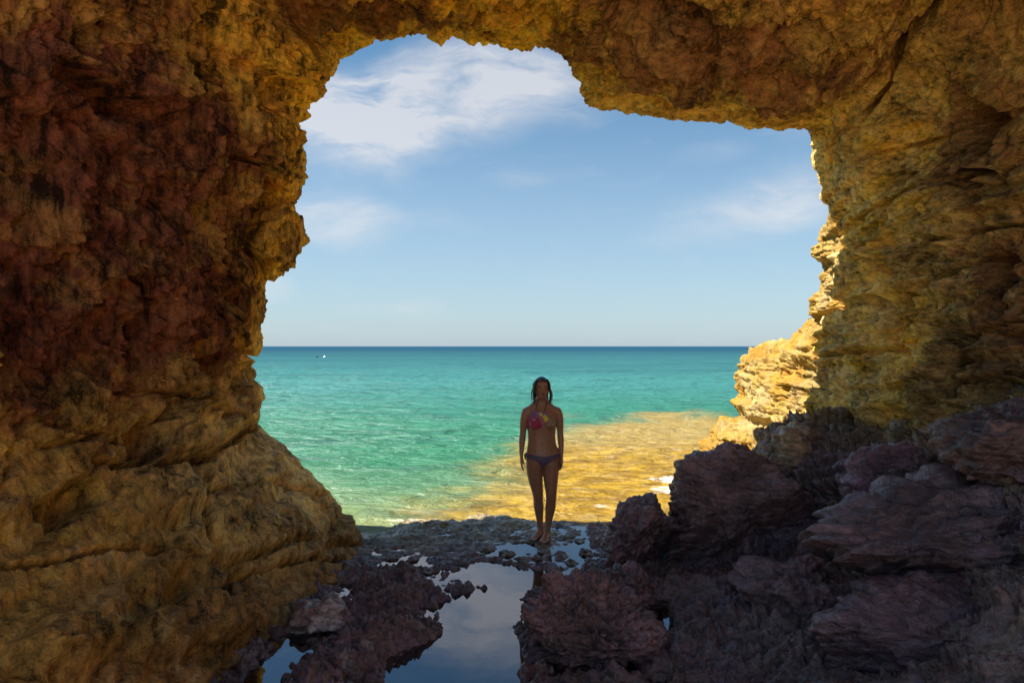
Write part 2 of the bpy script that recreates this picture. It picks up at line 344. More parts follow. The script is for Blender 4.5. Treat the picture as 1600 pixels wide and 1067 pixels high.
# mineral colours, plus daylight falloff painted in from the mouth inward
ochre, gold, redb, tan, umber, plum = [np.array(c_, np.float32) for c_ in
    ((.78, .445, .055), (.86, .475, .025), (.165, .042, .034), (.74, .53, .20), (.34, .185, .06), (.105, .052, .058))]
c = np.tile(ochre, (len(p), 1)); nz = fbm(p, 1.7, 4, .6, off=60.); nz2 = fbm(p, 5, 4, .6, off=70.)
c = lerpc(c, tan, rightm*sst(nz, -.8, .3)*.9)
c = lerpc(c, tan, sst(p[:, 2], 2.4, 1.2)*(p[:, 0] < 0)*.75)
c = lerpc(c, gold, roofm*sst(nz, -.3, .4)*.8)
inm = sst(ins+.5*nz, .9, 3.0)                             # rock darkened inward: fading daylight painted into its colour
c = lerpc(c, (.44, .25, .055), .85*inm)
c = lerpc(c, redb, .90*sst(ell(110, 300, 330, 420, -14)+nz*.22+nz2*.12, 1.06, .62))
c = lerpc(c, redb, .8*sst(ell(560, 20, 200, 46, 0)+nz2*.3, 1.1, .6))
c = lerpc(c, redb, .75*sst(ell(1120, 60, 300, 75, 4)+nz*.5+nz2*.35, 1.1, .5))
c = lerpc(c, redb, .75*sst(ell(1590, 470, 110, 170, 0)+nz2*.4, 1.1, .5))
c = lerpc(c, (.13, .06, .035), .85*sst(py+60*nz-.25*np.abs(px-800), -140, -260)*(ins > 1))  # towards the upper corners the colour is darkened as well
c = lerpc(c, redb, .6*sst(ell(1540, 215, 100, 110, 0)+nz2*.4, 1.1, .5))
c = lerpc(c, umber, .6*rightm*sst(ins+.8*nz, 1.6, 3.0))  # right wall dimmed inward too, shade put into the colour
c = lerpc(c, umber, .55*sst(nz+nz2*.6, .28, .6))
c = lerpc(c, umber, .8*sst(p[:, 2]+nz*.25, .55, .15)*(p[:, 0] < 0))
c = lerpc(c, np.array((.62, .45, .20)), .4*sst(nz2-nz*.4, .35, .65)*(1-roofm)*(1-redm))
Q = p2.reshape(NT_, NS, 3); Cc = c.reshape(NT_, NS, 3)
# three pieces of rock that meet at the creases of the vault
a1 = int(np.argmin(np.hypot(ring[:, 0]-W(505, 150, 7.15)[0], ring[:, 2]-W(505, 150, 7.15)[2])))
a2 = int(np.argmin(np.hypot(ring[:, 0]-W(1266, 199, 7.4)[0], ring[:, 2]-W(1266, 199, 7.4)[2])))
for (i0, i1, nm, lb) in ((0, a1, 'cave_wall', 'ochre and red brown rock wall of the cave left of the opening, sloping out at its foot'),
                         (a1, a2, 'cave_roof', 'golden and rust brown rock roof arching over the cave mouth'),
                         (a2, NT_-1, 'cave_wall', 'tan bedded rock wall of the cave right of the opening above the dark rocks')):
    ne = LIP+MAINR+4 if nm == 'cave_roof' else (LIP+MAINR+12 if i0 == 0 else NS)  # roof and left wall stop short: invented opening that lets fill light in
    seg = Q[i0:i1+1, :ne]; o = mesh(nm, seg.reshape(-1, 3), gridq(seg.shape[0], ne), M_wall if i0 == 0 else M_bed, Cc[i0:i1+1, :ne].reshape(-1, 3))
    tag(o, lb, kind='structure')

# ------------------------------------------------------------------ sunlit cliff outside, right of the mouth
LV = [(-.8, [(3.7, 7.3), (3.2, 8.2), (2.75, 9.2), (2.8, 10.0), (3.4, 10.7), (6, 12)]),
      (.30, [(3.7, 7.3), (3.2, 8.2), (2.60, 9.2), (2.75, 10.0), (3.5, 10.7), (6, 12)]),
      (.78, [(3.7, 7.3), (3.3, 8.2), (2.74, 9.2), (2.9, 10.0), (3.7, 10.7), (6, 12)]),
      (.98, [(3.7, 7.3), (3.55, 8.2), (3.22, 9.4), (3.26, 10.1), (3.9, 10.7), (6, 12)]),
      (1.3, [(3.7, 7.3), (3.58, 8.2), (3.34, 9.5), (3.36, 10.2), (4.0, 10.8), (6, 12)]),
      (1.75, [(3.75, 7.3), (3.62, 8.2), (3.46, 9.5), (3.50, 10.2), (4.1, 10.8), (6, 12)]),
      (1.98, [(3.8, 7.3), (3.68, 8.2), (3.62, 9.5), (3.75, 10.2), (4.3, 10.8), (6, 12)]),
      (2.12, [(3.85, 7.3), (3.76, 8.2), (3.95, 9.4), (4.4, 10.1), (4.9, 10.8), (6, 12)]),
      (2.30, [(3.9, 7.3), (3.86, 8.2), (4.12, 9.3), (4.7, 10.0), (5.2, 10.8), (6, 12)]),
      (2.6, [(4.0, 7.3), (3.85, 8.2), (3.98, 9.0), (4.5, 9.6), (5.2, 10.6), (6, 12)]),
      (3.1, [(4.0, 7.3), (3.90, 8.2), (4.02, 9.0), (4.5, 9.6), (5.2, 10.6), (6, 12)]),
      (3.4, [(4.0, 7.3), (3.86, 8.2), (3.98, 9.0), (4.4, 9.6), (5.2, 10.6), (6, 12)]),
      (3.55, [(4.0, 7.3), (3.95, 8.2), (4.1, 9.0), (4.6, 9.6), (5.3, 10.6), (6, 12)]),
      (3.66, [(4.2, 7.3), (4.4, 8.2), (4.7, 9.0), (5.1, 9.6), (5.6, 10.6), (6, 12)]),
      (3.9, [(4.6, 7.3), (5.0, 8.2), (5.3, 9.0), (5.6, 9.6), (5.9, 10.6), (6.2, 12)])]
zz = np.linspace(-.8, 3.9, 430); lz = np.array([l[0] for l in LV]); lp = np.array([l[1] for l in LV])
cp = np.stack([np.stack([np.interp(zz, lz, lp[:, j, i]) for i in range(2)], 1) for j in range(lp.shape[1])], 1)
tt = np.linspace(0, 5, 300); G = np.zeros((430, 300, 3))
for i in range(2): G[:, :, i] = np.stack([np.interp(tt, np.arange(6), cp[r_, :, i]) for r_ in range(430)])
G[:, :, 2] = zz[:, None]
for _ in range(10): G[:, 1:-1] = (G[:, :-2]+2*G[:, 1:-1]+G[:, 2:])/4
N = gnormal(G)
if N[200, 60, 0] > 0: N = -N
p = G.reshape(-1, 3); nr = N.reshape(-1, 3)
q = p[:, 2]+.05*fbm(p, 1.5, 3)-.03*p[:, 1]
d = .09*np.clip(2.2*perlin(np.stack([p[:, 0]*.7, p[:, 1]*.7, q*6.], 1)), -.8, .8)+.04*perlin(np.stack([p[:, 0]*1.3, p[:, 1]*1.3, q*16.], 1))+.016*perlin(np.stack([p[:, 0]*2, p[:, 1]*2, q*40.], 1))
d += .10*fbm(p, 1.2, 3)+.06*bil(p, 2.2, 4, .55)+.03*bil(p, 6, 3, .55)
f1, f2 = worley(p+fbm(p, 4, 2)[:, None]*.08, 2.6, sc=(1, 1, 1.7)); d -= .045*sst(f2-f1, .06, 0)
f1, f2 = worley(p, 6.5, off=3.); d -= .05*sst(f1, .4, .1)*sst(fbm(p, 1.3, 2, off=5.), -.1, .2)
d += .03*fbm(p, 10, 4, .6)
c = np.tile(np.array((.48, .31, .075), np.float32), (len(p), 1)); nz = fbm(p, 2, 4, .6); nz2 = fbm(np.stack([p[:, 0], p[:, 1], q*5], 1), 1.2, 3)
c = lerpc(c, (.48, .26, .03), .85*sst(nz+.5*nz2, -.05, .45)); c = lerpc(c, (.56, .42, .19), .6*sst(nz-nz2*.4, -.1, -.5))
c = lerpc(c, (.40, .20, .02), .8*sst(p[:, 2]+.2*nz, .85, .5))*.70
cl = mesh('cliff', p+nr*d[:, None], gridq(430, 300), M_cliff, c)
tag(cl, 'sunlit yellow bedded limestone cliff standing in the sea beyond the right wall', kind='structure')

# ------------------------------------------------------------------ rock floor with tide pools, rising to the right
def poly0(pts): return [W0(*q_) for q_ in pts]
POOLS = [poly0([(688, 915), (712, 895), (745, 877), (800, 884), (850, 893), (905, 893), (912, 915), (868, 926), (812, 936), (805, 980), (818, 1100), (600, 1100), (604, 1045), (640, 1025), (700, 975), (690, 945), (740, 925), (752, 912), (720, 908)]),
         poly0([(360, 1100), (420, 1020), (470, 984), (516, 980), (505, 1000), (470, 1025), (425, 1100)]),
         poly0([(592, 888), (600, 879), (645, 866), (662, 872), (664, 884), (625, 886)]),
         poly0([(1012, 985), (1016, 938), (1040, 935), (1058, 990), (1040, 1000)]),
         poly0([(872, 900), (868, 872), (905, 842), (935, 838), (938, 858), (905, 875), (912, 896)]),
         poly0([(760, 868), (770, 855), (830, 850), (840, 866), (800, 872)])]
cps = [(1245, 662, 7.6), (1500, 690, 5.2), (1600, 640, 4.6), (1400, 668, 6.0), (1300, 790, 6.0), (1290, 850, 5.6), (1350, 960, 4.7), (1400, 740, 5.6), (1480, 760, 5.0), (1250, 735, 6.6),
       (1600, 790, 4.2), (1350, 860, 4.9), (1400, 960, 4.1), (1600, 1067, 3.0), (1200, 1067, 3.9), (1150, 950, 5.0), (1080, 980, 4.7), (1700, 900, 3.2), (1180, 690, 7.9), (1160, 860, 6.2)]
ctl = [W(*q_) for q_ in cps] + [(x_, y_, .0) for x_ in (-3.2, -2, -1, 0, .6) for y_ in (2, 4, 6, 8)] + [(.9, 4.2, .0), (1.05, 5, .02), (1.3, 6, .03), (1.2, 7, .02), (1.6, 8, .0), (2.4, 8.4, .1), (1.5, 3, .25), (3, 2, .6), (4.4, 5, 1.5), (4.4, 7.5, 1.3), (4.4, 3, 1.2)]
ctl = np.array(ctl)
def tps(X, Y):
    A = ctl[:, :2]; r = np.linalg.norm(A[:, None]-A[None], axis=2); n = len(A)
    U_ = lambda r_: np.where(r_ > 1e-9, r_*r_*np.log(r_+1e-12), 0)
    L = np.zeros((n+3, n+3)); L[:n, :n] = U_(r)+np.eye(n)*.05; L[:n, n] = 1; L[:n, n+1:] = A; L[n:, :n] = L[:n, n:].T
    wv = np.linalg.solve(L, np.concatenate([ctl[:, 2], [0, 0, 0]])); o_ = wv[n]+wv[n+1]*X+wv[n+2]*Y
    for i_ in range(n): o_ = o_+wv[i_]*U_(np.hypot(X-A[i_, 0], Y-A[i_, 1]))
    return o_
FX, FY = 800, 700
gx = np.linspace(-3.3, 4.5, FX); gy = 2.2+(8.9-2.2)*np.linspace(0, 1, FY)**1.0
X, Y = [a_.ravel() for a_ in np.meshgrid(gx, gy, indexing='ij')]
P2 = np.stack([X, Y, 0*X], 1)
base = np.maximum(tps(X, Y), -.02); slope = sst(base, .05, .3)
wv = fbm(P2, 3.0, 4, .55, off=80.)
h = base+.03-(.028*sst(Y, 6.0, 6.6)+.004*sst(Y, 6.95, 7.35))*(1-slope)
kf = (1-(.62*sst(Y, 5.9, 6.5)-.10*sst(Y, 6.9, 7.2))*(1-slope))
h += kf*(.035*fbm(P2, 2.2, 3, off=12.)+bil(P2, 4.0, 5, .6, off=21.)*.13+.028*fbm(P2, 14, 4, .6, off=33.))
f1, f2 = worley(P2+wv[:, None]*.08, 9., off=4.); h -= kf*.06*sst(f1, .5, .1)*(1-.5*slope)
h += slope*(.16*fbm(P2, 1.2, 3, off=55.)+bil(P2, 1.5, 3, .5, off=61., sc=(1, 1.4, 1))*.16*(.3+.7*sst(Y, 3.2, 4.4)))
h += .03*np.exp(-((Y-7.62)/.07)**2)*(1-slope)*(np.abs(X) < 1)
pd = np.full(X.shape, 1e9)
for pl in POOLS: pd = np.minimum(pd, polysd(X, Y, pl))
pd = pd+.06*wv+.018*fbm(P2, 16, 3, off=5.)
h = h*sst(pd, -.02, .06)+(-.22)*sst(pd, .03, -.20)-.03*sst(pd, .03, -.02)
# seaward edge: drops away under the sea, following the ledge line
edge = np.interp(X, [-3.3, -1.6, -1.2, -.9, 0, 1.2, 1.9, 4.5], [6.7, 7.2, 7.75, 8.05, 7.95, 7.75, 7.6, 8.8])+.30*fbm(P2, 1.6, 4, .6, off=44.)
ed = Y-edge
h = np.where(ed > -1.0, h*sst(ed, .15, -.6)+(1-sst(ed, .15, -.6))*(-.03+.035*fbm(P2, 6, 4, .6))*(1-slope)+(1-sst(ed, .15, -.6))*slope*h, h)
h -= .5*sst(ed, .0, .7)*(1-slope*.9)
# bedded layers: real ledges pushed out along the slope's own normal
S3 = np.stack([X, Y, h], 1).reshape(FX, FY, 3); N3 = S3.copy()
for _ in range(25): N3[1:-1] = (N3[:-2]+2*N3[1:-1]+N3[2:])/4; N3[:, 1:-1] = (N3[:, :-2]+2*N3[:, 1:-1]+N3[:, 2:])/4
N3 = gnormal(N3).reshape(-1, 3); N3 *= np.sign(N3[:, 2:3]); P3 = S3.reshape(-1, 3)
bq = P3[:, 2]-.10*X+.28*(Y-5)+.09*fbm(P3, 1.3, 4, .55, off=90.)
bd = perlin(np.stack([X*.6, Y*.6, bq*8.], 1))+.6*perlin(np.stack([X*1.3, Y*1.3, bq*19.], 1))+.35*perlin(np.stack([X*2.5, Y*2.5, bq*44.], 1))
f1, f2 = worley(P3+wv[:, None]*.15, 2.0, off=14.)
d3 = (.3+.7*sst(Y, 3.2, 4.4))*slope*(.11*np.clip(1.5*bd, -1, 1)+.10*(f1-.5)-.08*sst(f2-f1, .06, 0)+bil(P3, 6, 3, .5, off=71.)*.03+.010*fbm(P3, 24, 3, .6, off=73.))*sst(pd, -.05, .15)
P3 = P3+N3*d3[:, None]
darkr, olive, purp, ledge = [np.array(c_, np.float32) for c_ in ((.20, .127, .112), (.24, .175, .065), (.215, .125, .14), (.19, .145, .07))]
nz = fbm(P2, 1.4, 4, .6, off=66.); nz2 = fbm(P2, 6, 4, .6, off=77.)
c = np.tile(darkr, (len(X), 1)); c = lerpc(c, purp, .9*sst(nz+.4*nz2, -.15, .35)); c = lerpc(c, (.30, .19, .12), .6*sst(nz2-nz, .3, .8)*slope)
c = lerpc(c, olive, .85*sst(Y+.5*nz, 6.3, 6.9)*(1-slope)); c = lerpc(c, ledge, .7*sst(ed+.3*nz, -.7, -.2)*(1-slope))
c = lerpc(c, (.36, .23, .09), .8*slope*sst(base+.15*nz+.1*nz2, .95, 1.35)); c = lerpc(c, (.42, .26, .06), sst(Y+.2*nz, 7.35, 7.75)*slope)
c = lerpc(c, (.17, .11, .04), sst(pd, .0, -.05)*.9)
c = lerpc(c, (.5, .47, .44), .7*sst(fbm(P2, 5, 4, .65, off=101.), .42, .62)*sst(ell(-1.35, 5.1, .75, 1.2, 0, X, Y), 1.1, .6))
fl = mesh('rock_floor', P3, gridq(FX, FY), M_dark, c, extra={'wet': sst(Y+.3*nz, 6.6, 7.2)*(1-slope)})
tag(fl, 'dark purplish wet rock floor with ragged edges around the tide pools', kind='structure')

# pool water
m = bpy.data.materials.new('pool_water'); m.use_nodes = True; k = NT(m.node_tree); k.n.clear()
co = k.new('ShaderNodeTexCoord').outputs['Object']
bp = k.new('ShaderNodeBump', {'Strength': .02, 'Distance': .02, 'Height': k.noise(co, 5, 2)})
gl = k.new('ShaderNodeBsdfGlossy', {'Color': rgb(.95, .95, 1), 'Roughness': .015, 'Normal': bp.outputs[0]})
tr = k.new('ShaderNodeBsdfTransparent', {'Color': rgb(.62, .60, .55)})
fr = k.new('ShaderNodeFresnel', {'IOR': 2.5, 'Normal': bp.outputs[0]})
mx = k.new('ShaderNodeMixShader', {0: fr.outputs[0], 1: tr.outputs[0], 2: gl.outputs[0]})
k.l.new(mx.outputs[0], k.new('ShaderNodeOutputMaterial').inputs[0]); M_pool = m
def sheet(name, x0, x1, y0, y1, z, mat, lb):
    xs, ys = np.meshgrid(np.linspace(x0, x1, 30), np.linspace(y0, y1, 30), indexing='ij')
    o = mesh(name, np.stack([xs.ravel(), ys.ravel(), 0*xs.ravel()+z], 1), gridq(30, 30), mat); return tag(o, lb, kind='structure')
sheet('tide_pool', -2.6, -.86, 2.4, 6.75, 0, M_pool, 'narrow still tide pool along the foot of the left cave wall')
sheet('tide_pool', -.86, .86, 2.4, 7.6, .002, M_pool, 'wide still tide pool mirroring the sky in the middle of the cave floor')
sheet('tide_pool', .86, 1.5, 3.4, 7.3, 0, M_pool, 'small tide pool between the dark boulders on the right')

# ------------------------------------------------------------------ sea
def sea():
    ys = np.concatenate([np.linspace(6.7, 16, 330), 16*np.exp(np.linspace(0, math.log(60000/16), 330))[1:]])
    us = np.linspace(-1, 1, 420); Yg, Ug = np.meshgrid(ys, us, indexing='ij')
    X = (Ug*(2.6+.62*Yg)+.0*Yg).ravel(); Y = Yg.ravel(); P = np.stack([X, Y, 0*X], 1).astype(np.float32)
    fade = sst(Y, 120, 25)
    near = np.clip(14/np.maximum(Y, 14), 0, 1)
    hh = .08*fbm(P, .55, 3, off=3., sc=(.6, 1, 1))+.055*(ridge(P, 1.3, 3, .5, off=9., sc=(.55, 1, 1))-.6)+.014*fbm(P, 4.2, 3, .55, sc=(.6, 1, 1))
    # golden shallow shelf seen through clear water: outline on the sea bed
    wk = np.clip(Y/18, .25, 1.2); wx = X+1.1*wk*fbm(P, .45, 4, off=7.); wy = Y+2.2*wk*fbm(P, .4, 4, off=17.)
    shelf = polysd(wx, wy, [(-.95, 7.4), (-.95, 8.5), (-.4, 9.6), (-.1, 11.5), (.3, 14), (1.6, 17.5), (4, 20.5), (6.5, 21), (9, 13), (8, 7)])
    sh = sst(shelf, 1.7, -1.4)
    foamr = (ridge(np.stack([X*.7, Y*.5, 0*X], 1), 1.1, 5, .62, off=5.)-.62)
    foam = sst(foamr, .16, .30)*sst(shelf, .8, -.6)*.22
    def fpatch(px_, py_, rx, ry): 
        gx_, gy_ = W0(px_, py_, -.08); return sst(np.hypot((X-gx_)/rx, (Y-gy_)/ry)+.55*fbm(P, 3, 4, .6, off=8.), 1.0, .55)
    foam = np.maximum(foam, fpatch(1045, 765, .30, .30)); foam = np.maximum(foam, fpatch(1035, 750, .25, .2))
    foam = np.maximum(foam, .9*fpatch(1060, 745, .28, .12)); foam = np.maximum(foam, .6*fpatch(940, 790, .12, .12))
    foam = np.maximum(foam, .7*fpatch(585, 838, .40, .12)); foam = np.maximum(foam, .6*fpatch(640, 812, .22, .10)); foam = np.maximum(foam, .55*fpatch(1125, 690, .5, .2))
    foam = np.maximum(foam, .45*fpatch(510, 760, .18, .05))
    z = -.085+hh*fade*(.35+.65*sst(Y, 8, 13))
    return mesh('sea', np.stack([X, Y, z], 1), gridq(len(ys), 420), M_sea, extra={'shelf': sh, 'foam': foam})
m = bpy.data.materials.new('sea_water'); m.use_nodes = True; k = NT(m.node_tree); k.n.clear()
co = k.new('ShaderNodeTexCoord').outputs['Object']; sp = k.new('ShaderNodeSeparateXYZ', {0: co}); yv = sp.outputs[1]; xv = sp.outputs[0]
ly = k.m('LOGARITHM', k.m('MAXIMUM', yv, 1), 10.0)
pn = k.noise(k.mapv(co, scale=(.10, .16, 1)), 1.0, 5, .6, .4)
pn2 = k.noise(k.mapv(co, scale=(.35, .8, 1)), 1.0, 6, .62, .5)
lyn = k.m('ADD', ly, k.m('MULTIPLY', k.m('SUBTRACT', pn, .5), .3))
rp = k.new('ShaderNodeValToRGB', {0: k.m('DIVIDE', lyn, 3.2)}); e = rp.color_ramp.elements
stops = [(.86, (.19, .215, .08)), (.97, (.09, .175, .08)), (1.11, (.028, .15, .08)), (1.32, (.028, .15, .105)), (1.56, (.038, .165, .16)), (1.87, (.018, .105, .145)), (2.3, (.005, .052, .105)), (2.75, (.003, .033, .08))]
stops = [(a_, tuple(1.02*q_ for q_ in b_)) for a_, b_ in stops]
for i, (pos, cc) in enumerate(stops):
    el = e[i] if i < 2 else e.new(.5); el.position = pos/3.2; el.color = rgb(*cc)
c = k.mix(k.m('MULTIPLY', k.ss(pn2, .5, .70), .55), rp.outputs[0], rgb(.012, .05, .05))
pn3 = k.noise(k.mapv(co, scale=(.03, .14, 1)), 1.0, 7, .65, .5); pn4 = k.noise(k.mapv(co, scale=(.003, .02, 1)), 1.0, 7, .65, .5)
c = k.mix(k.m('MULTIPLY', k.ss(pn3, .5, .68), .45), c, rgb(.008, .05, .07)); c = k.mix(k.m('MULTIPLY', k.ss(pn4, .48, .68), .4), c, rgb(.004, .035, .065))  # darker streaks: wave shading and cloud shadows painted into the water colour
sh = k.new('ShaderNodeAttribute', attribute_name='shelf').outputs['Fac']; fo = k.new('ShaderNodeAttribute', attribute_name='foam').outputs['Fac']
rn = k.noise(k.mapv(co, scale=(.8, 1.2, 1)), 2.2, 7, .65, .6)
rn2 = k.noise(k.mapv(co, scale=(1.6, 2.2, 1)), 2.2, 7, .68, .8)
reef = k.mix(k.ss(k.m('ADD', k.m('MULTIPLY', rn, .6), k.m('MULTIPLY', rn2, .4)), .40, .62), rgb(.16, .085, .006), rgb(.40, .245, .015))
reef = k.mix(k.m('MULTIPLY', k.ss(yv, 11, 17), .75), reef, rgb(.27, .205, .075))
wv = k.new('ShaderNodeVectorMath', {0: co, 1: k.new('ShaderNodeVectorMath', {0: k.new('ShaderNodeTexNoise', {'Vector': co, 'Scale': 1.1, 'Detail': 4.0}).outputs[1], 'Scale': 1.6}, operation='SCALE').outputs[0]}, operation='ADD').outputs[0]
net = k.new('ShaderNodeTexVoronoi', {'Vector': k.mapv(wv, scale=(1.0, 1.7, 1)), 'Scale': 1.7}, feature='DISTANCE_TO_EDGE')
reef = k.mix(k.m('MULTIPLY', k.ss(net.outputs[0], .10, .0), k.m('MULTIPLY_ADD', k.ss(rn2, .4, .65), .35, .05)), reef, rgb(.42, .34, .17))  # pale net: caustic and ripple light lines painted on the reef
shn = k.m('MULTIPLY', sh, k.ss(k.m('ADD', sh, k.m('MULTIPLY', rn, .8)), .38, 1.15), clamp=True)
c = k.mix(shn, c, reef)
fn = k.m('MULTIPLY', fo, k.ss(k.noise(co, 9, 6, .7), .36, .62), clamp=True)
c = k.mix(fn, c, rgb(.78, .76, .70))
far = k.m('DIVIDE', 1.0, k.m('ADD', 1.0, k.m('MULTIPLY', yv, .02)))
w1 = k.noise(k.mapv(co, scale=(1.0, 1.5, 1)), 1.0, 8, .6, .3); w2 = k.noise(k.mapv(co, scale=(4, 6, 1)), 1.2, 5, .6, .3); w3 = k.noise(k.mapv(co, scale=(.06, .17, 1)), 1.0, 6, .6, .3)
hgt = k.m('ADD', k.m('MULTIPLY', w3, .9), k.m('ADD', k.m('MULTIPLY', w1, .42), k.m('MULTIPLY', w2, .05)))
bp = k.new('ShaderNodeBump', {'Strength': 1.0, 'Distance': 1.0, 'Height': hgt})
df = k.new('ShaderNodeBsdfDiffuse', {'Color': c, 'Normal': bp.outputs[0]})
gl = k.new('ShaderNodeBsdfGlossy', {'Roughness': .14, 'Normal': bp.outputs[0]})
fr = k.m('MULTIPLY', k.m('MINIMUM', k.new('ShaderNodeFresnel', {'IOR': 1.33, 'Normal': bp.outputs[0]}).outputs[0], .11), k.m('SUBTRACT', 1.0, fn))
mx = k.new('ShaderNodeMixShader', {0: fr, 1: df.outputs[0], 2: gl.outputs[0]})
k.l.new(mx.outputs[0], k.new('ShaderNodeOutputMaterial').inputs[0]); M_sea = m
tag(sea(), 'turquoise sea with a golden shallow reef near the cave mouth', kind='structure')
# sea bed / ground sheet under everything
xs, ys = np.meshgrid(np.linspace(-60000, 60000, 3), np.linspace(-40, 60000, 3), indexing='ij')
o = mesh('sea_bed', np.stack([xs.ravel(), ys.ravel(), 0*xs.ravel()-1.2], 1), gridq(3, 3), flat_mat('sea_bed_sand', (.2, .2, .12)))
tag(o, 'sandy sea bed under the water', kind='structure')

xs, ys = np.meshgrid(np.linspace(-9, 9, 60), np.linspace(-14, 2.25, 60), indexing='ij'); xs, ys = xs.ravel(), ys.ravel(); Pq = np.stack([xs, ys, 0*xs], 1)
o = mesh('bounce_floor', np.stack([xs, ys, -.02+.12*fbm(Pq, .8, 3)], 1), gridq(60, 60), flat_mat('bounce_sand', (.45, .34, .19), .9, .2, .3, 30)); tag(o, 'added pale floor behind the viewer, bouncing light in under the invented roof opening', kind='structure')  # unseen floor added to bounce sun and sky into the cave

# ------------------------------------------------------------------ loose boulders and slabs
def ico(n):
    bm = bmesh.new(); bmesh.ops.create_icosphere(bm, subdivisions=n, radius=1)
    v = np.array([x.co[:] for x in bm.verts]); t = np.array([[q_.index for q_ in f_.verts] for f_ in bm.faces]); bm.free()
    return v/np.linalg.norm(v, axis=1, keepdims=True), t
IV, IT = ico(7); IV6, IT6 = ico(6); IV5, IT5 = ico(5)
def boulder(name, outline, dep, ry, seed, lb, cat='boulder', lvl=7, cuts=(), strata=.05, dip=(.1, .1), rough=1., col=(.115, .068, .062), col2=(.15, .085, .08), flat=.8, group=None, topcol=None):
    V, T = {7: (IV, IT), 6: (IV6, IT6), 5: (IV5, IT5)}[lvl]
    o3 = np.array([W(a, b_, dep) for a, b_ in outline]); cx, cz = o3[:, 0].mean(), o3[:, 2].mean()
    cx = (o3[:, 0].min()+o3[:, 0].max())/2; cz = (o3[:, 2].min()+o3[:, 2].max())/2
    an = np.arctan2(o3[:, 2]-cz, o3[:, 0]-cx); rr = np.hypot(o3[:, 0]-cx, o3[:, 2]-cz); s_ = np.argsort(an); an, rr = an[s_], rr[s_]
    th = np.arctan2(V[:, 2], V[:, 0]); Rp = np.interp(th, np.concatenate([[an[-1]-2*math.pi], an, [an[0]+2*math.pi]]), np.concatenate([[rr[-1]], rr, [rr[0]]]))
    sn = np.sqrt(np.maximum(0, 1-V[:, 1]**2)); pl = np.minimum(1, sn)**flat
    p = np.stack([np.cos(th)*Rp*pl, V[:, 1]*ry, np.sin(th)*Rp*pl], 1)
    for (nx, ny, nz_, dd) in cuts:
        nv = np.array((nx, ny, nz_), float); nv /= np.linalg.norm(nv); e_ = np.maximum(0, p@nv-dd); p = p-nv*(e_*.92)[:, None]
    n = p/np.array([1, 1, 1]); n = n/(np.linalg.norm(n, axis=1, keepdims=True)+1e-9); s0 = seed*7.7
    sz = float(np.mean(rr))
    q_ = p[:, 2]+dip[0]*p[:, 0]+dip[1]*p[:, 1]+.06*fbm(p, 2.2, 3, off=s0)
    d = .20*sz*fbm(p, 1.1/sz, 3, off=s0)+.12*sz*bil(p, 1.8/sz, 4, .5, off=s0)
    d += strata*.9*np.clip(1.6*(perlin(np.stack([p[:, 0]*1.2+s0, p[:, 1]*1.2, q_*13], 1))+.6*perlin(np.stack([p[:, 0]*2+s0, p[:, 1]*2, q_*31], 1))), -1, 1)
    d += rough*(.035*bil(p, 8, 3, .55, off=s0)+.012*(ridge(p, 15, 3, .6, off=s0)-.5)+.008*fbm(p, 30, 2, off=s0))
    f1, f2 = worley(p, 11, off=s0); d -= rough*.03*sst(f1, .45, .1)
    pw = p+n*d[:, None]
    nz = fbm(p, 2.5, 4, .6, off=s0); nz2 = fbm(p, 8, 3, .6, off=s0)
    col, col2 = np.array(col)*np.array((1.75, 1.65, 1.7)), np.array(col2)*np.array((2.0, 1.85, 1.95))
    cl_ = lerpc(np.tile(np.array(col, np.float32), (len(p), 1)), col2, sst(nz+.5*nz2, -.2, .4))
    if topcol: cl_ = lerpc(cl_, topcol, .8*sst(pw[:, 2]/o3[:, 2].ptp()+.25*nz, .1, .4) if False else .8*sst(pw[:, 2]+.1*nz, .05, .25))
    o = mesh(name, pw, None, M_dark, cl_, tris=T); o.location = (cx, dep, cz)
    return tag(o, lb, cat, group)
boulder('boulder', [(950, 885), (945, 855), (958, 830), (978, 792), (1000, 778), (1026, 780), (1042, 800), (1052, 830), (1050, 862), (1035, 900), (980, 905)], 6.25, .42, 1,
        'knobbly dark boulder beside the woman, lower and left of the big layered boulder', lvl=6, cuts=[(.5, -.6, -.5, .12)], strata=.02, rough=1.5)
boulder('boulder', [(1020, 900), (1040, 845), (1058, 800), (1062, 745), (1085, 716), (1130, 706), (1180, 716), (1220, 745), (1262, 770), (1290, 790), (1300, 830), (1296, 860), (1200, 880), (1120, 900), (1060, 930)], 6.35, .75, 2,
        'big dark layered boulder with domed top in front of the sunlit cliff', cuts=[(.15, -.8, -.55, .18), (-.15, -.6, .8, .52)], strata=.05, dip=(.45, .6), rough=.6)
boulder('boulder', [(812, 960), (815, 930), (850, 918), (890, 905), (930, 912), (980, 922), (1012, 950), (1025, 1000), (1030, 1060), (1010, 1120), (900, 1130), (835, 1110), (822, 1040), (840, 990)], 4.55, .42, 3,
        'dark pitted boulder sitting in the foreground beside the mirror pool', cuts=[(0, -.7, -.7, .12), (.1, -.5, .85, .34)], strata=.02, rough=2.4)
boulder('boulder', [(1490, 690), (1500, 660), (1530, 645), (1570, 632), (1620, 628), (1680, 640), (1690, 720), (1640, 790), (1560, 760), (1510, 740)], 4.45, .45, 4,
        'dark rounded boulder leaning on the right cave wall at the edge of the picture', lvl=6, cuts=[(-.3, -.8, -.4, .25)], strata=.05, rough=.7, col=(.08, .048, .045), col2=(.11, .068, .062))
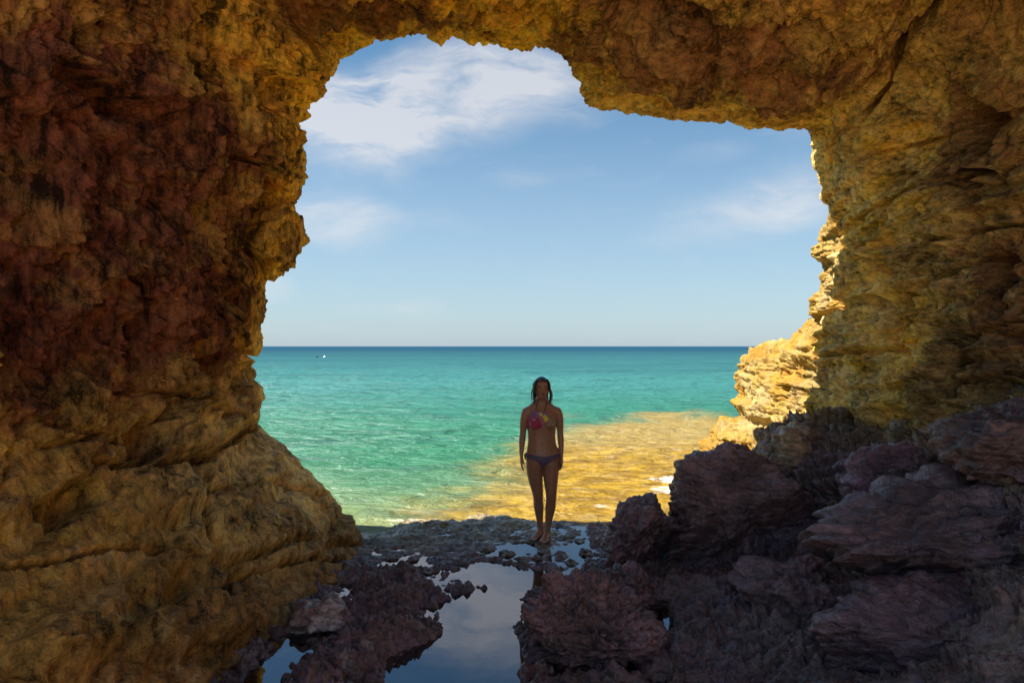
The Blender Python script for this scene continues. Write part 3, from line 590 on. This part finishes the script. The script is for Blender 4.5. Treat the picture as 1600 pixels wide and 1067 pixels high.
boulder('rock_slab', [(1290, 840), (1340, 815), (1420, 788), (1500, 765), (1600, 748), (1720, 740), (1760, 900), (1640, 975), (1560, 985), (1480, 965), (1420, 935), (1360, 895), (1300, 862)], 4.35, .85, 5,
        'broad layered dark rock slab with stepped ledges at the right edge', 'rock', cuts=[(-.1, -.75, -.55, .2), (-.12, -.35, .9, .24)], strata=.10, dip=(-.16, .6), rough=.5, col=(.095, .062, .062), col2=(.125, .08, .08))
boulder('rock_slab', [(1290, 985), (1360, 960), (1450, 930), (1560, 905), (1680, 900), (1760, 960), (1740, 1130), (1500, 1140), (1360, 1120), (1300, 1060)], 3.7, .6, 6,
        'shadowed dark slab in the bottom right corner below the layered slab', 'rock', cuts=[(-.3, -.8, -.4, .14), (-.1, -.3, .95, .22)], strata=.05, dip=(-.2, .3), rough=.5, col=(.085, .052, .055), col2=(.115, .07, .075))
boulder('rock', [(1185, 700), (1195, 675), (1225, 664), (1270, 672), (1300, 690), (1320, 730), (1290, 760), (1220, 760), (1190, 730)], 7.1, .4, 7,
        'brown dome of rock between the big layered boulder and the right wall', 'rock', lvl=6, strata=.03, col=(.15, .09, .06), col2=(.24, .155, .08))
boulder('rock', [(1330, 770), (1345, 720), (1400, 690), (1470, 700), (1490, 740), (1480, 800), (1420, 815), (1350, 820)], 5.5, .4, 8,
        'cracked purple block of rock at the foot of the right wall', 'rock', lvl=6, strata=.02, cuts=[(-.3, -.9, .1, .18)], col=(.12, .06, .065), col2=(.18, .09, .10))
boulder('rock', [(1150, 915), (1175, 895), (1230, 888), (1290, 892), (1330, 912), (1310, 960), (1220, 970), (1160, 950)], 5.2, .4, 9,
        'low rough rock just below the big layered boulder', 'rock', lvl=6, strata=.03)
boulder('rock', [(938, 930), (950, 900), (985, 885), (1005, 890), (1020, 915), (1030, 945), (980, 955)], 5.45, .2, 10,
        'small pointed dark rock in front of the knobbly boulder', 'rock', lvl=6, strata=.015, rough=1.3)
boulder('rock', [(445, 975), (455, 955), (490, 945), (530, 950), (548, 965), (535, 985), (480, 992), (450, 990)], 4.95, .22, 11,
        'low flat rock with pale salt patches between the left wall and the pools', 'rock', lvl=6, strata=.02, col=(.17, .11, .08), col2=(.34, .27, .22))

def outcrop(name, poly, hmax, seed, lb, wid=.25, salt=.5, tilt=(0, 0)):
    pl = np.array(poly0(poly)); x0, y0 = pl.min(0)-.08; x1, y1 = pl.max(0)+.08
    nx, ny = int((x1-x0)/.0085)+2, int((y1-y0)/.0085)+2
    X, Y = [a_.ravel() for a_ in np.meshgrid(np.linspace(x0, x1, nx), np.linspace(y0, y1, ny), indexing='ij')]; P = np.stack([X, Y, 0*X], 1)
    w_ = fbm(P, 4, 4, .6, off=seed*5.); sd = polysd(X, Y, pl)+.06*w_+.02*fbm(P, 18, 3, .6, off=seed)
    pr = np.sqrt(np.clip(-sd/wid, 0, 1)*(2-np.clip(-sd/wid, 0, 1)))
    h = hmax*pr*(1+.35*fbm(P, 1.8, 3, off=seed*3.)+tilt[0]*(X-pl[:, 0].mean())+tilt[1]*(Y-pl[:, 1].mean()))+pr*min(1, hmax/.12)*(bil(P, 4, 5, .62, off=seed*2.)*.20+.035*fbm(P, 13, 4, .6, off=seed*9.))
    f1, f2 = worley(P+.05*w_[:, None], 10, off=seed); h -= .05*sst(f1, .5, .1)*pr*min(1, hmax/.1)
    h = np.where(sd < 0, h-.03, -.03-.5*sd-.1*sst(sd, 0, .05))
    c = np.tile(np.array((.21, .125, .115), np.float32), (len(X), 1)); c = lerpc(c, (.28, .16, .175), sst(w_, -.2, .4))
    c = lerpc(c, (.5, .47, .46), salt*sst(fbm(P, 7, 4, .65, off=seed*11.), .40, .6)*sst(h, .04, .12))
    o = mesh(name, np.stack([X, Y, h], 1), gridq(nx, ny), M_dark, c); return tag(o, lb, 'rock')
outcrop('rock_outcrop', [(500, 985), (530, 945), (560, 905), (600, 892), (650, 888), (672, 905), (675, 930), (672, 955), (640, 985), (560, 1000)], .10, 1, 'jagged purplish rock ridge between the narrow pool and the mirror pool')
outcrop('rock_outcrop', [(400, 1140), (455, 1060), (505, 1015), (570, 985), (640, 984), (682, 992), (660, 1010), (610, 1030), (570, 1060), (560, 1150)], .20, 2, 'tall purple rock hump at the bottom of the picture left of the mirror pool', wid=.35, tilt=(.3, 0))
outcrop('rock_outcrop', [(688, 925), (690, 908), (720, 904), (752, 912), (758, 920), (730, 930)], .06, 3, 'small rock spur jutting into the mirror pool', wid=.1, salt=0)
outcrop('rock_outcrop', [(650, 905), (665, 880), (700, 868), (745, 862), (790, 872), (840, 888), (820, 892), (760, 878), (700, 886)], .05, 4, 'low ragged rock rim along the far edge of the mirror pool', wid=.12, salt=.1)
outcrop('rock_outcrop', [(800, 888), (810, 868), (845, 858), (880, 872), (905, 880), (900, 895), (850, 893)], .035, 5, 'knobbly brown rock patch just in front of the bare feet', wid=.1, salt=0)
outcrop('rock_outcrop', [(868, 850), (872, 826), (892, 814), (905, 826), (900, 846), (885, 856)], .03, 6, 'brown rock knob right beside the bare feet', wid=.1, salt=0)
outcrop('rock_outcrop', [(915, 850), (918, 818), (935, 812), (958, 826), (962, 850), (945, 878), (905, 905), (900, 888), (930, 870)], .05, 7, 'olive brown rock fringe between the feet and the knobbly boulder', wid=.12, salt=0)

random.seed(8)
for i_, (a_, b_, r_) in enumerate([(878, 868, 9), (893, 880, 7), (913, 866, 8), (925, 888, 10), (862, 884, 7), (905, 846, 6), (945, 842, 9), (838, 872, 6), (818, 882, 7), (792, 866, 8), (760, 858, 9), (728, 862, 7), (706, 876, 8), (676, 862, 9), (646, 874, 7), (612, 872, 8), (668, 894, 7), (930, 830, 7), (850, 862, 6)]):
    pt = [(a_+r_*random.uniform(1.0, 1.9)*math.cos(t_), b_-r_*.05+r_*random.uniform(.3, .7)*math.sin(t_)) for t_ in np.linspace(0, 2*math.pi, 10)[:-1]]
    gx_, gy_ = W0(a_, b_)
    boulder('stone', pt, gy_, r_/F*gy_*1.9, 20+i_, 'small knobbly brown stone poking out of the shallow puddles on the ledge', 'stone', lvl=5, strata=.006, rough=.8, group='knobbly stones on the wet ledge', col=(.095, .066, .035), col2=(.12, .08, .055))

# ------------------------------------------------------------------ swimming buoys far out
def buoy(px_, py_, col, lb, name):
    d_ = (CAMZ+.085)*F/(py_-HZ); x_ = (px_-CX)/F*d_
    root = bpy.data.objects.new(name, None); COL.objects.link(root); root.location = (x_, d_, -.085); root.scale = (.6, .6, .6)
    bm = bmesh.new()
    prof = [(0, -.3), (.22, -.28), (.38, -.1), (.42, .1), (.36, .3), (.2, .42), (.08, .46)]
    vs = []
    for r_, z_ in prof: vs.append([bm.verts.new((r_*math.cos(a_), r_*math.sin(a_), z_)) for a_ in np.linspace(0, 2*math.pi, 17)[:-1]])
    for a_, b_ in zip(vs[:-1], vs[1:]):
        for i_ in range(16): bm.faces.new((a_[i_], a_[(i_+1) % 16], b_[(i_+1) % 16], b_[i_]))
    me = bpy.data.meshes.new('float'); bm.to_mesh(me); bm.free(); me.materials.append(col); o = bpy.data.objects.new('float', me); COL.objects.link(o); o.parent = root
    bm = bmesh.new(); bmesh.ops.create_cone(bm, segments=10, radius1=.07, radius2=.05, depth=.3); bmesh.ops.translate(bm, verts=bm.verts, vec=(0, 0, .6))
    me = bpy.data.meshes.new('top_ring'); bm.to_mesh(me); bm.free(); me.materials.append(col); o = bpy.data.objects.new('top_ring', me); COL.objects.link(o); o.parent = root
    tag(root, lb, 'buoy', 'buoys far out on the sea')
buoy(495, 558.5, flat_mat('dark_buoy', (.02, .05, .06)), 'dark buoy far out on the sea near the left wall', 'buoy')
buoy(507, 558.5, flat_mat('white_buoy', (.85, .85, .85)), 'white buoy far out on the sea beside the dark one', 'buoy')

# ------------------------------------------------------------------ the woman standing at the edge of the pool
def tube(pts, rad, n=22, up=(0, 1, 0), sq=2.0):              # closed tapering loft: rad = (across, along up) per point
    pts = np.array(pts, float); rad = np.array([(r_, r_) if np.isscalar(r_) else r_ for r_ in rad], float)
    t = np.gradient(pts, axis=0); t /= np.linalg.norm(t, axis=1, keepdims=True)
    u = np.array(up, float)-t*(t@np.array(up, float))[:, None]; u /= np.linalg.norm(u, axis=1, keepdims=True); s_ = np.cross(u, t)
    a = np.linspace(0, 2*math.pi, n+1)[:-1]; ca, sa = np.cos(a), np.sin(a)
    ca = np.sign(ca)*np.abs(ca)**(2/sq); sa = np.sign(sa)*np.abs(sa)**(2/sq)
    v = (pts[:, None]+s_[:, None]*(rad[:, 0:1]*ca)[:, :, None]+u[:, None]*(rad[:, 1:2]*sa)[:, :, None]).reshape(-1, 3)
    m_ = len(pts); f = [(i*n+j, i*n+(j+1) % n, (i+1)*n+(j+1) % n, (i+1)*n+j) for i in range(m_-1) for j in range(n)]
    nv = len(v); v = np.vstack([v, pts[0], pts[-1]]); f += [(nv, (j+1) % n, j) for j in range(n)]+[(nv+1, (m_-1)*n+j, (m_-1)*n+(j+1) % n) for j in range(n)]
    return v, f
def ball(c_, r_): 
    zz_ = np.linspace(-1, 1, 13); k_ = np.sqrt(np.maximum(1-zz_**2, .0025)); return tube([(c_[0], c_[1], c_[2]+z_*r_[2]) for z_ in zz_], [(r_[0]*q_, r_[1]*q_) for q_ in k_])
def join(parts):
    vs, fs, o_ = [], [], 0
    for v, f in parts: vs.append(v); fs += [tuple(i+o_ for i in q_) for q_ in f]; o_ += len(v)
    return np.vstack(vs), fs
def pyobj(name, v, f, mat, parent=None, cols=None):
    me = bpy.data.meshes.new(name); me.from_pydata([tuple(x) for x in v], [], [tuple(int(i) for i in q_) for q_ in f]); me.update()
    me.polygons.foreach_set('use_smooth', np.ones(len(me.polygons), bool))
    if cols is not None:
        a = me.attributes.new('tint', 'FLOAT_COLOR', 'POINT'); c4 = np.ones((len(v), 4), np.float32); c4[:, :3] = cols; a.data.foreach_set('color', c4.ravel())
    me.materials.append(mat); o = bpy.data.objects.new(name, me); COL.objects.link(o)
    if parent: o.parent = parent
    return o
def crv(pts, k_=5):                                          # smooth polyline through the joints
    pts = np.array(pts, float); n = len(pts); q_ = []
    for i in range(n-1):
        p0, p1, p2_, p3 = pts[max(i-1, 0)], pts[i], pts[i+1], pts[min(i+2, n-1)]
        for t in np.arange(k_)/k_: q_.append(.5*((2*p1)+(-p0+p2_)*t+(2*p0-5*p1+4*p2_-p3)*t*t+(-p0+3*p1-3*p2_+p3)*t**3))
    return np.array(q_+[pts[-1]])
def limb(rows, up=(0, 1, 0), n=22, sq=2.0):
    a = crv([(*r_[:3], r_[3], r_[4] if len(r_) > 4 else r_[3]) for r_ in rows]); return tube(a[:, :3], a[:, 3:], n, up, sq)
B = []
B.append(limb([(.012, .005, .735, .075, .07), (.012, .01, .78, .160, .105), (.012, .012, .83, .178, .118), (.010, .012, .885, .172, .112), (.004, .006, .94, .155, .098), (.002, 0, 1.0, .143, .09),
               (0, -.002, 1.06, .140, .088), (0, -.002, 1.12, .146, .094), (0, -.002, 1.18, .152, .10), (0, .002, 1.245, .156, .098), (0, .008, 1.295, .152, .088), (0, .012, 1.335, .125, .072),
               (0, .014, 1.37, .080, .06), (0, .012, 1.40, .056, .055), (0, .006, 1.44, .050, .052), (0, .0, 1.50, .048, .05)], sq=2.25))
B.append(limb([(0, -.068, 1.437, .022, .018), (0, -.055, 1.455, .044, .042), (0, -.032, 1.49, .057, .068), (0, -.016, 1.53, .064, .084), (0, -.004, 1.57, .068, .092), (0, .004, 1.605, .062, .086), (0, .007, 1.630, .048, .066), (0, .008, 1.648, .027, .038), (0, .008, 1.656, .006, .008)]))
B.append(limb([(0, -.090, 1.565, .007, .008), (0, -.104, 1.54, .010, .010), (0, -.108, 1.522, .014, .011), (0, -.096, 1.512, .010, .008)]))   # nose
for s in (-1, 1):
    B.append(ball((s*.068, .004, 1.545), (.010, .020, .032)))                                   # ears
    B.append(ball((s*.072, -.075, 1.19), (.062, .052, .062))); B.append(ball((s*.075, .075, .835), (.085, .07, .085)))
    B.append(ball((s*.160+.004, .012, 1.302), (.048, .048, .05))); B.append(limb([(s*.030, .016, 1.455, .022, .03), (s*.060, .018, 1.395, .030, .036), (s*.115, .016, 1.340, .032, .04), (s*.155, .012, 1.310, .034, .042)]))
    ax = lambda l, r: l if s < 0 else r
    B.append(limb([(s*.10, .014, 1.335, .040, .045), (s*.160+.004, .012, 1.300, .046, .05), (ax(-.178, .188), .014, 1.23, .042, .046), (ax(-.187, .193), .02, 1.15, .038, .041), (ax(-.191, .196), .022, 1.085, .033, .035),
                   (ax(-.199, .200), .012, 1.02, .034, .036), (ax(-.207, .203), -.004, .94, .027, .028), (ax(-.211, .203), -.016, .875, .021, .024)]))
    hx, hz = ax(-.211, .203), .865
    # palm edge-on to the camera, four fingers and a thumb
    B.append(limb([(hx, -.018, hz+.01, .018, .024), (hx, -.024, hz-.03, .016, .036), (hx+s*.002, -.028, hz-.07, .014, .040), (hx+s*.001, -.028, hz-.088, .010, .036)]))
    for j, (yo, ln_) in enumerate([(-.060, .066), (-.040, .076), (-.018, .070), (.002, .054)]):
        b0 = np.array((hx, yo, hz-.082)); b1 = b0+np.array((-s*.004, -.002, -ln_*.5)); b2 = b1+np.array((-s*.016, .002, -ln_*.48))
        B.append(limb([(*b0, .0085), (*b1, .0082), (*b2, .0062)], n=10))
    B.append(limb([(hx-s*.004, -.042, hz-.02, .011), (hx-s*.012, -.072, hz-.052, .0105), (hx-s*.018, -.080, hz-.085, .0075)], n=10))
# legs: her right leg (left in the picture) stands a little behind
LL = [(-.072, .0, .84, .082, .10), (-.076, .004, .76, .086, .10), (-.074, .012, .69, .081, .088), (-.060, .026, .60, .074, .078), (-.044, .036, .52, .064, .066), (-.034, .04, .455, .056, .060),
      (-.028, .055, .39, .051, .056), (-.022, .072, .325, .053, .060), (-.014, .085, .24, .043, .047), (-.006, .096, .15, .033, .036), (-.002, .10, .09, .032, .038), (-.002, .10, .05, .033, .04)]
RL = [(.096, .0, .84, .084, .10), (.098, .0, .76, .088, .10), (.096, -.004, .69, .082, .088), (.094, -.012, .60, .074, .078), (.095, -.02, .52, .063, .066), (.096, -.026, .455, .055, .060),
      (.095, -.014, .39, .051, .056), (.092, .0, .325, .053, .060), (.080, .004, .24, .043, .047), (.068, .004, .15, .033, .036), (.060, .004, .09, .032, .038), (.058, .004, .05, .033, .04)]
B.append(limb(LL)); B.append(limb(RL))
def foot(ax_, ay_, ang):
    d_ = np.array((math.sin(ang), -math.cos(ang), 0)); s_ = np.array((d_[1], -d_[0], 0)); P_ = lambda t, z, o=0: tuple(np.array((ax_, ay_, z))+d_*t+s_*o)
    B.append(limb([(*P_(-.055, .028), .016, .02), (*P_(-.04, .032), .030, .034), (*P_(.0, .042), .034, .044), (*P_(.05, .036), .035, .038), (*P_(.10, .024), .041, .026), (*P_(.145, .018), .042, .019), (*P_(.165, .014), .034, .013)], up=(0, 0, 1)))
    for j, (o_, l_, r_) in enumerate([(-.030, .205, .0115), (-.010, .200, .009), (.006, .192, .0085), (.021, .182, .008), (.034, .170, .0075)]):
        o_ = -o_ if ang > 0 else o_
        B.append(limb([(*P_(.14, .016, o_*.9), r_), (*P_(.17, .015, o_), r_), (*P_(l_, .010, o_), r_*.8)], up=(0, 0, 1), n=10))
foot(-.002, .10, -.55); foot(.058, .004, -.38)
bv, bf = join(B)
tmp = pyobj('person', bv, bf, flat_mat('skin', (.46, .225, .135), .36, .55, .05, 40))
md = tmp.modifiers.new('r', 'REMESH'); md.mode = 'VOXEL'; md.voxel_size = .0048
ms = tmp.modifiers.new('s', 'SMOOTH'); ms.iterations = 7; ms.factor = .5
bm_ = bpy.data.meshes.new_from_object(tmp.evaluated_get(bpy.context.evaluated_depsgraph_get()))
old = tmp.data; tmp.data = bm_; tmp.modifiers.clear(); person = tmp
nv = len(bm_.vertices); vco = np.zeros(nv*3, np.float32); bm_.vertices.foreach_get('co', vco); vco = vco.reshape(-1, 3).astype(float)
vno = np.zeros(nv*3, np.float32); bm_.vertices.foreach_get('normal', vno); vno = vno.reshape(-1, 3).astype(float)
# face and navel pressed into the one body surface
def press(c_, r_, a_):
    q_ = (vco-np.array(c_))/np.array(r_); wgt = np.clip(1-(q_*q_).sum(1), 0, 1)**1.5; vco[:] = vco-vno*(wgt*a_)[:, None]
for s in (-1, 1):
    press((s*.028, -.09, 1.548), (.020, .03, .014), .009); press((s*.030, -.085, 1.568), (.024, .03, .010), -.004); press((s*.036, -.08, 1.512), (.026, .03, .022), -.004)
press((0, -.098, 1.489), (.026, .03, .005), .004); press((0, -.098, 1.498), (.022, .03, .007), -.004); press((0, -.095, 1.479), (.020, .03, .007), -.004)
press((.002, -.09, .985), (.010, .04, .014), .010)
bm_.vertices.foreach_set('co', vco.astype(np.float32).ravel()); bm_.update()
bm_.polygons.foreach_set('use_smooth', np.ones(len(bm_.polygons), bool))
faces = [tuple(p_.vertices) for p_ in bm_.polygons]; fa = np.array([f_ for f_ in faces if len(f_) == 4])
def shell(name, mask, off, mat, colf=None):                  # clothing: the body faces inside mask, lifted off the skin
    f_ = fa[mask[fa].all(1)]; ids = np.unique(f_); mp = -np.ones(nv, int); mp[ids] = np.arange(len(ids)); n_ = len(ids)
    o_ = off[ids] if not np.isscalar(off) else off
    vo = vco[ids]+vno[ids]*np.reshape(o_, (-1, 1)); vi = vco[ids]+vno[ids]*.0008; fo = mp[f_]; edges = {}
    for q_ in fo:
        for a_, b_ in zip(q_, np.roll(q_, -1)): edges[(a_, b_)] = 1
    rim = [(a_, b_) for (a_, b_) in edges if (b_, a_) not in edges]
    fs = [tuple(q_) for q_ in fo]+[(b_, a_, a_+n_, b_+n_) for a_, b_ in rim]
    v = np.vstack([vo, vi]); cols = None if colf is None else colf(v)
    return pyobj(name, v, fs, mat, person, cols)
def attr_mat(name, rough=.6):
    m = bpy.data.materials.new(name); m.use_nodes = True; k = NT(m.node_tree); b = k.n['Principled BSDF']; b.inputs['Roughness'].default_value = rough
    k.v(b.inputs['Base Color'], k.new('ShaderNodeAttribute', attribute_name='tint').outputs[0])
    co = k.new('ShaderNodeTexCoord').outputs['Object']; k.v(b.inputs['Normal'], k.new('ShaderNodeBump', {'Strength': .2, 'Distance': .002, 'Height': k.noise(co, 400, 2)}).outputs[0]); return m
x_, y_, z_ = vco.T; arm = (np.abs(x_) > .166) & (z_ > .68)
top = polysd(x_, z_, [(-.075, 1.330), (-.150, 1.235), (-.165, 1.150), (.165, 1.150), (.158, 1.212), (.050, 1.285), (.014, 1.322), (-.03, 1.300)]) < 0
band = (y_ > .0) & (np.abs(z_-1.165) < .012)
topm = ((top & (y_ < .02)) | band) & ~arm
def topcol(v):
    n_ = fbm(v, 28, 3, .6, off=4.); n2_ = fbm(v, 50, 2, off=9.); X_, Z_ = v[:, 0], v[:, 2]
    c = np.tile(np.array((.42, .20, .16), np.float32), (len(v), 1))
    c = lerpc(c, (.55, .03, .13), sst(-X_+.05*n_, .0, .04)*sst(1.275-Z_+.05*n_, 0, .04)); c = lerpc(c, (.16, .02, .05), sst(n2_, .1, .4)*sst(-X_, .02, .06)*.8)
    c = lerpc(c, (.30, .12, .42), sst(Z_+.03*n_, 1.255, 1.29)); c = lerpc(c, (.75, .66, .70), sst(n2_, .35, .5)*.8); c = lerpc(c, (.25, .27, .08), sst(X_+.05*n_, .06, .1)*.6)
    for fx_, fz_, r_ in ((-.020, 1.290, .022), (.022, 1.268, .020), (.030, 1.238, .024), (.004, 1.262, .013), (.048, 1.250, .014)):
        a_ = np.arctan2(Z_-fz_, X_-fx_); rr_ = np.hypot(X_-fx_, Z_-fz_); c = lerpc(c, (.90, .82, .02), sst(rr_-r_*(.8+.25*np.cos(5*a_+fx_*90)), .002, -.002)*(v[:, 1] < .0))
    return c
shell('bikini_top', topm, .0035, attr_mat('floral_swim_fabric'), topcol)
bot = polysd(x_, z_, [(-.20, .888), (.01, .862), (.22, .892), (.22, .862), (.075, .800), (.030, .768), (.010, .745), (-.015, .768), (-.060, .805), (-.20, .858)]) < 0
botb = (y_ > .0) & (polysd(x_, z_, [(-.2, .895), (.22, .895), (.22, .86), (.11, .78), (.012, .72), (-.09, .78), (-.2, .86)]) < 0)
shell('bikini_bottom', ((bot & (y_ <= .0)) | botb) & ~((np.abs(x_) > .186)), .0035, flat_mat('mauve_swim_fabric', (.15, .115, .19), .6))
M_tie = flat_mat('dark_tie', (.04, .03, .06), .6)
M_hair = flat_mat('wet_brown_hair', (.055, .028, .016), .35, .5, .5, 90)
def strands(name, lst, mat): 
    v, f = join([limb(r_, n=8) for r_ in lst]); return pyobj(name, v, f, mat, person)
strands('neck_strap', [[(-.072, -.075, 1.325, .003), (-.062, -.062, 1.36, .003), (-.05, -.03, 1.405, .003), (-.042, .03, 1.425, .003)]], M_tie)
strands('neck_strap', [[(.016, -.088, 1.318, .003), (.034, -.066, 1.36, .003), (.048, -.03, 1.40, .003), (.042, .03, 1.425, .003)]], M_tie)
for s in (-1, 1):
    hx = -.168 if s < 0 else .19
    strands('side_tie', [[(hx, -.012, .884, .006), (hx+s*.012, -.02, .865, .005), (hx+s*.010, -.022, .83, .003)], [(hx, -.012, .884, .006), (hx+s*.006, -.03, .86, .004), (hx+s*.003, -.032, .82, .003)]], M_tie)
hm = (z_ > 1.475) & ((y_ > -.030+.05*np.clip((1.60-z_)/.1, -.3, 1.5)) | (z_ > 1.618-.10*np.abs(x_)))
hair = shell('hair', hm & (z_ > 1.44), .011+.004*perlin(vco*np.array((60, 60, 14))), M_hair)
st_ = []
random.seed(3)
for s in (-1, 1):
    for j in range(6):
        o_ = random.uniform(-.010, .010); yb = .012-.012*j
        st_.append([(s*(.034+.003*j), yb+.01, 1.640, .008), (s*(.066+.001*j), yb, 1.600, .011), (s*(.080+.3*o_), yb-.002, 1.545, .010), (s*(.088+.4*o_), yb-.008, 1.49, .007), (s*(.086+.5*o_), yb-.018, 1.44, .005), (s*(.078+.8*o_), yb-.034, 1.395+random.uniform(-.02, .02), .002)])
    for j in range(5):
        o_ = random.uniform(-.012, .016); yb = random.uniform(-.03, .03)
        st_.append([(s*.060, yb, 1.61, .006), (s*(.086+.4*o_), yb, 1.55, .004), (s*(.098+o_), yb-.01, 1.49, .003), (s*(.090+1.5*o_), yb-.02, 1.43, .0025), (s*(.092+1.8*o_), yb-.03, 1.39+random.uniform(-.03, .03), .0015)])
    for j in range(4): st_.append([(s*(.03+.014*j), .05, 1.60, .014), (s*(.036+.012*j), .068, 1.53, .015), (s*(.034+.010*j), .058, 1.46, .013), (s*(.040+.012*j), .052, 1.40, .007), (s*(.046+.012*j), .05, 1.36+.012*j, .003)])
    for j in range(4): st_.append([(s*.018*j, .07, 1.62, .014), (s*.018*j, .090, 1.55, .015), (s*.014*j, .080, 1.46, .012), (s*.014*j, .088, 1.36, .007), (s*.014*j, .092, 1.31, .003)])
v, f = join([limb(r_, n=8) for r_ in st_]); ho = pyobj('lock', v, f, M_hair, hair)
M_eye = flat_mat('eye_white', (.6, .58, .55), .2); M_iris = flat_mat('brown_iris', (.05, .03, .02), .2)
for s in (-1, 1):
    v, f = ball((s*.028, -.0785, 1.549), (.011, .008, .0065)); e_ = pyobj('eye', v, f, M_eye, person); v, f = ball((s*.028, -.0845, 1.549), (.0052, .003, .0052)); pyobj('iris', v, f, M_iris, e_)
    strands('eyebrow', [[(s*.012, -.090, 1.566, .0028), (s*.028, -.089, 1.571, .0032), (s*.044, -.078, 1.566, .002)]], M_hair)
strands('lips', [[(-.022, -.088, 1.490, .002), (-.010, -.0955, 1.4925, .0042), (0, -.097, 1.492, .0045), (.010, -.0955, 1.4925, .0042), (.022, -.088, 1.490, .002)], [(-.020, -.088, 1.488, .002), (0, -.0965, 1.4845, .0048), (.020, -.088, 1.488, .002)]], flat_mat('lip_skin', (.34, .11, .09), .35))
person.location = (.305, 7.02, .022); person.rotation_euler = (0, 0, R(5))
tag(person, 'woman in floral bikini top and mauve bikini bottoms standing barefoot at the mirror pool', 'person')
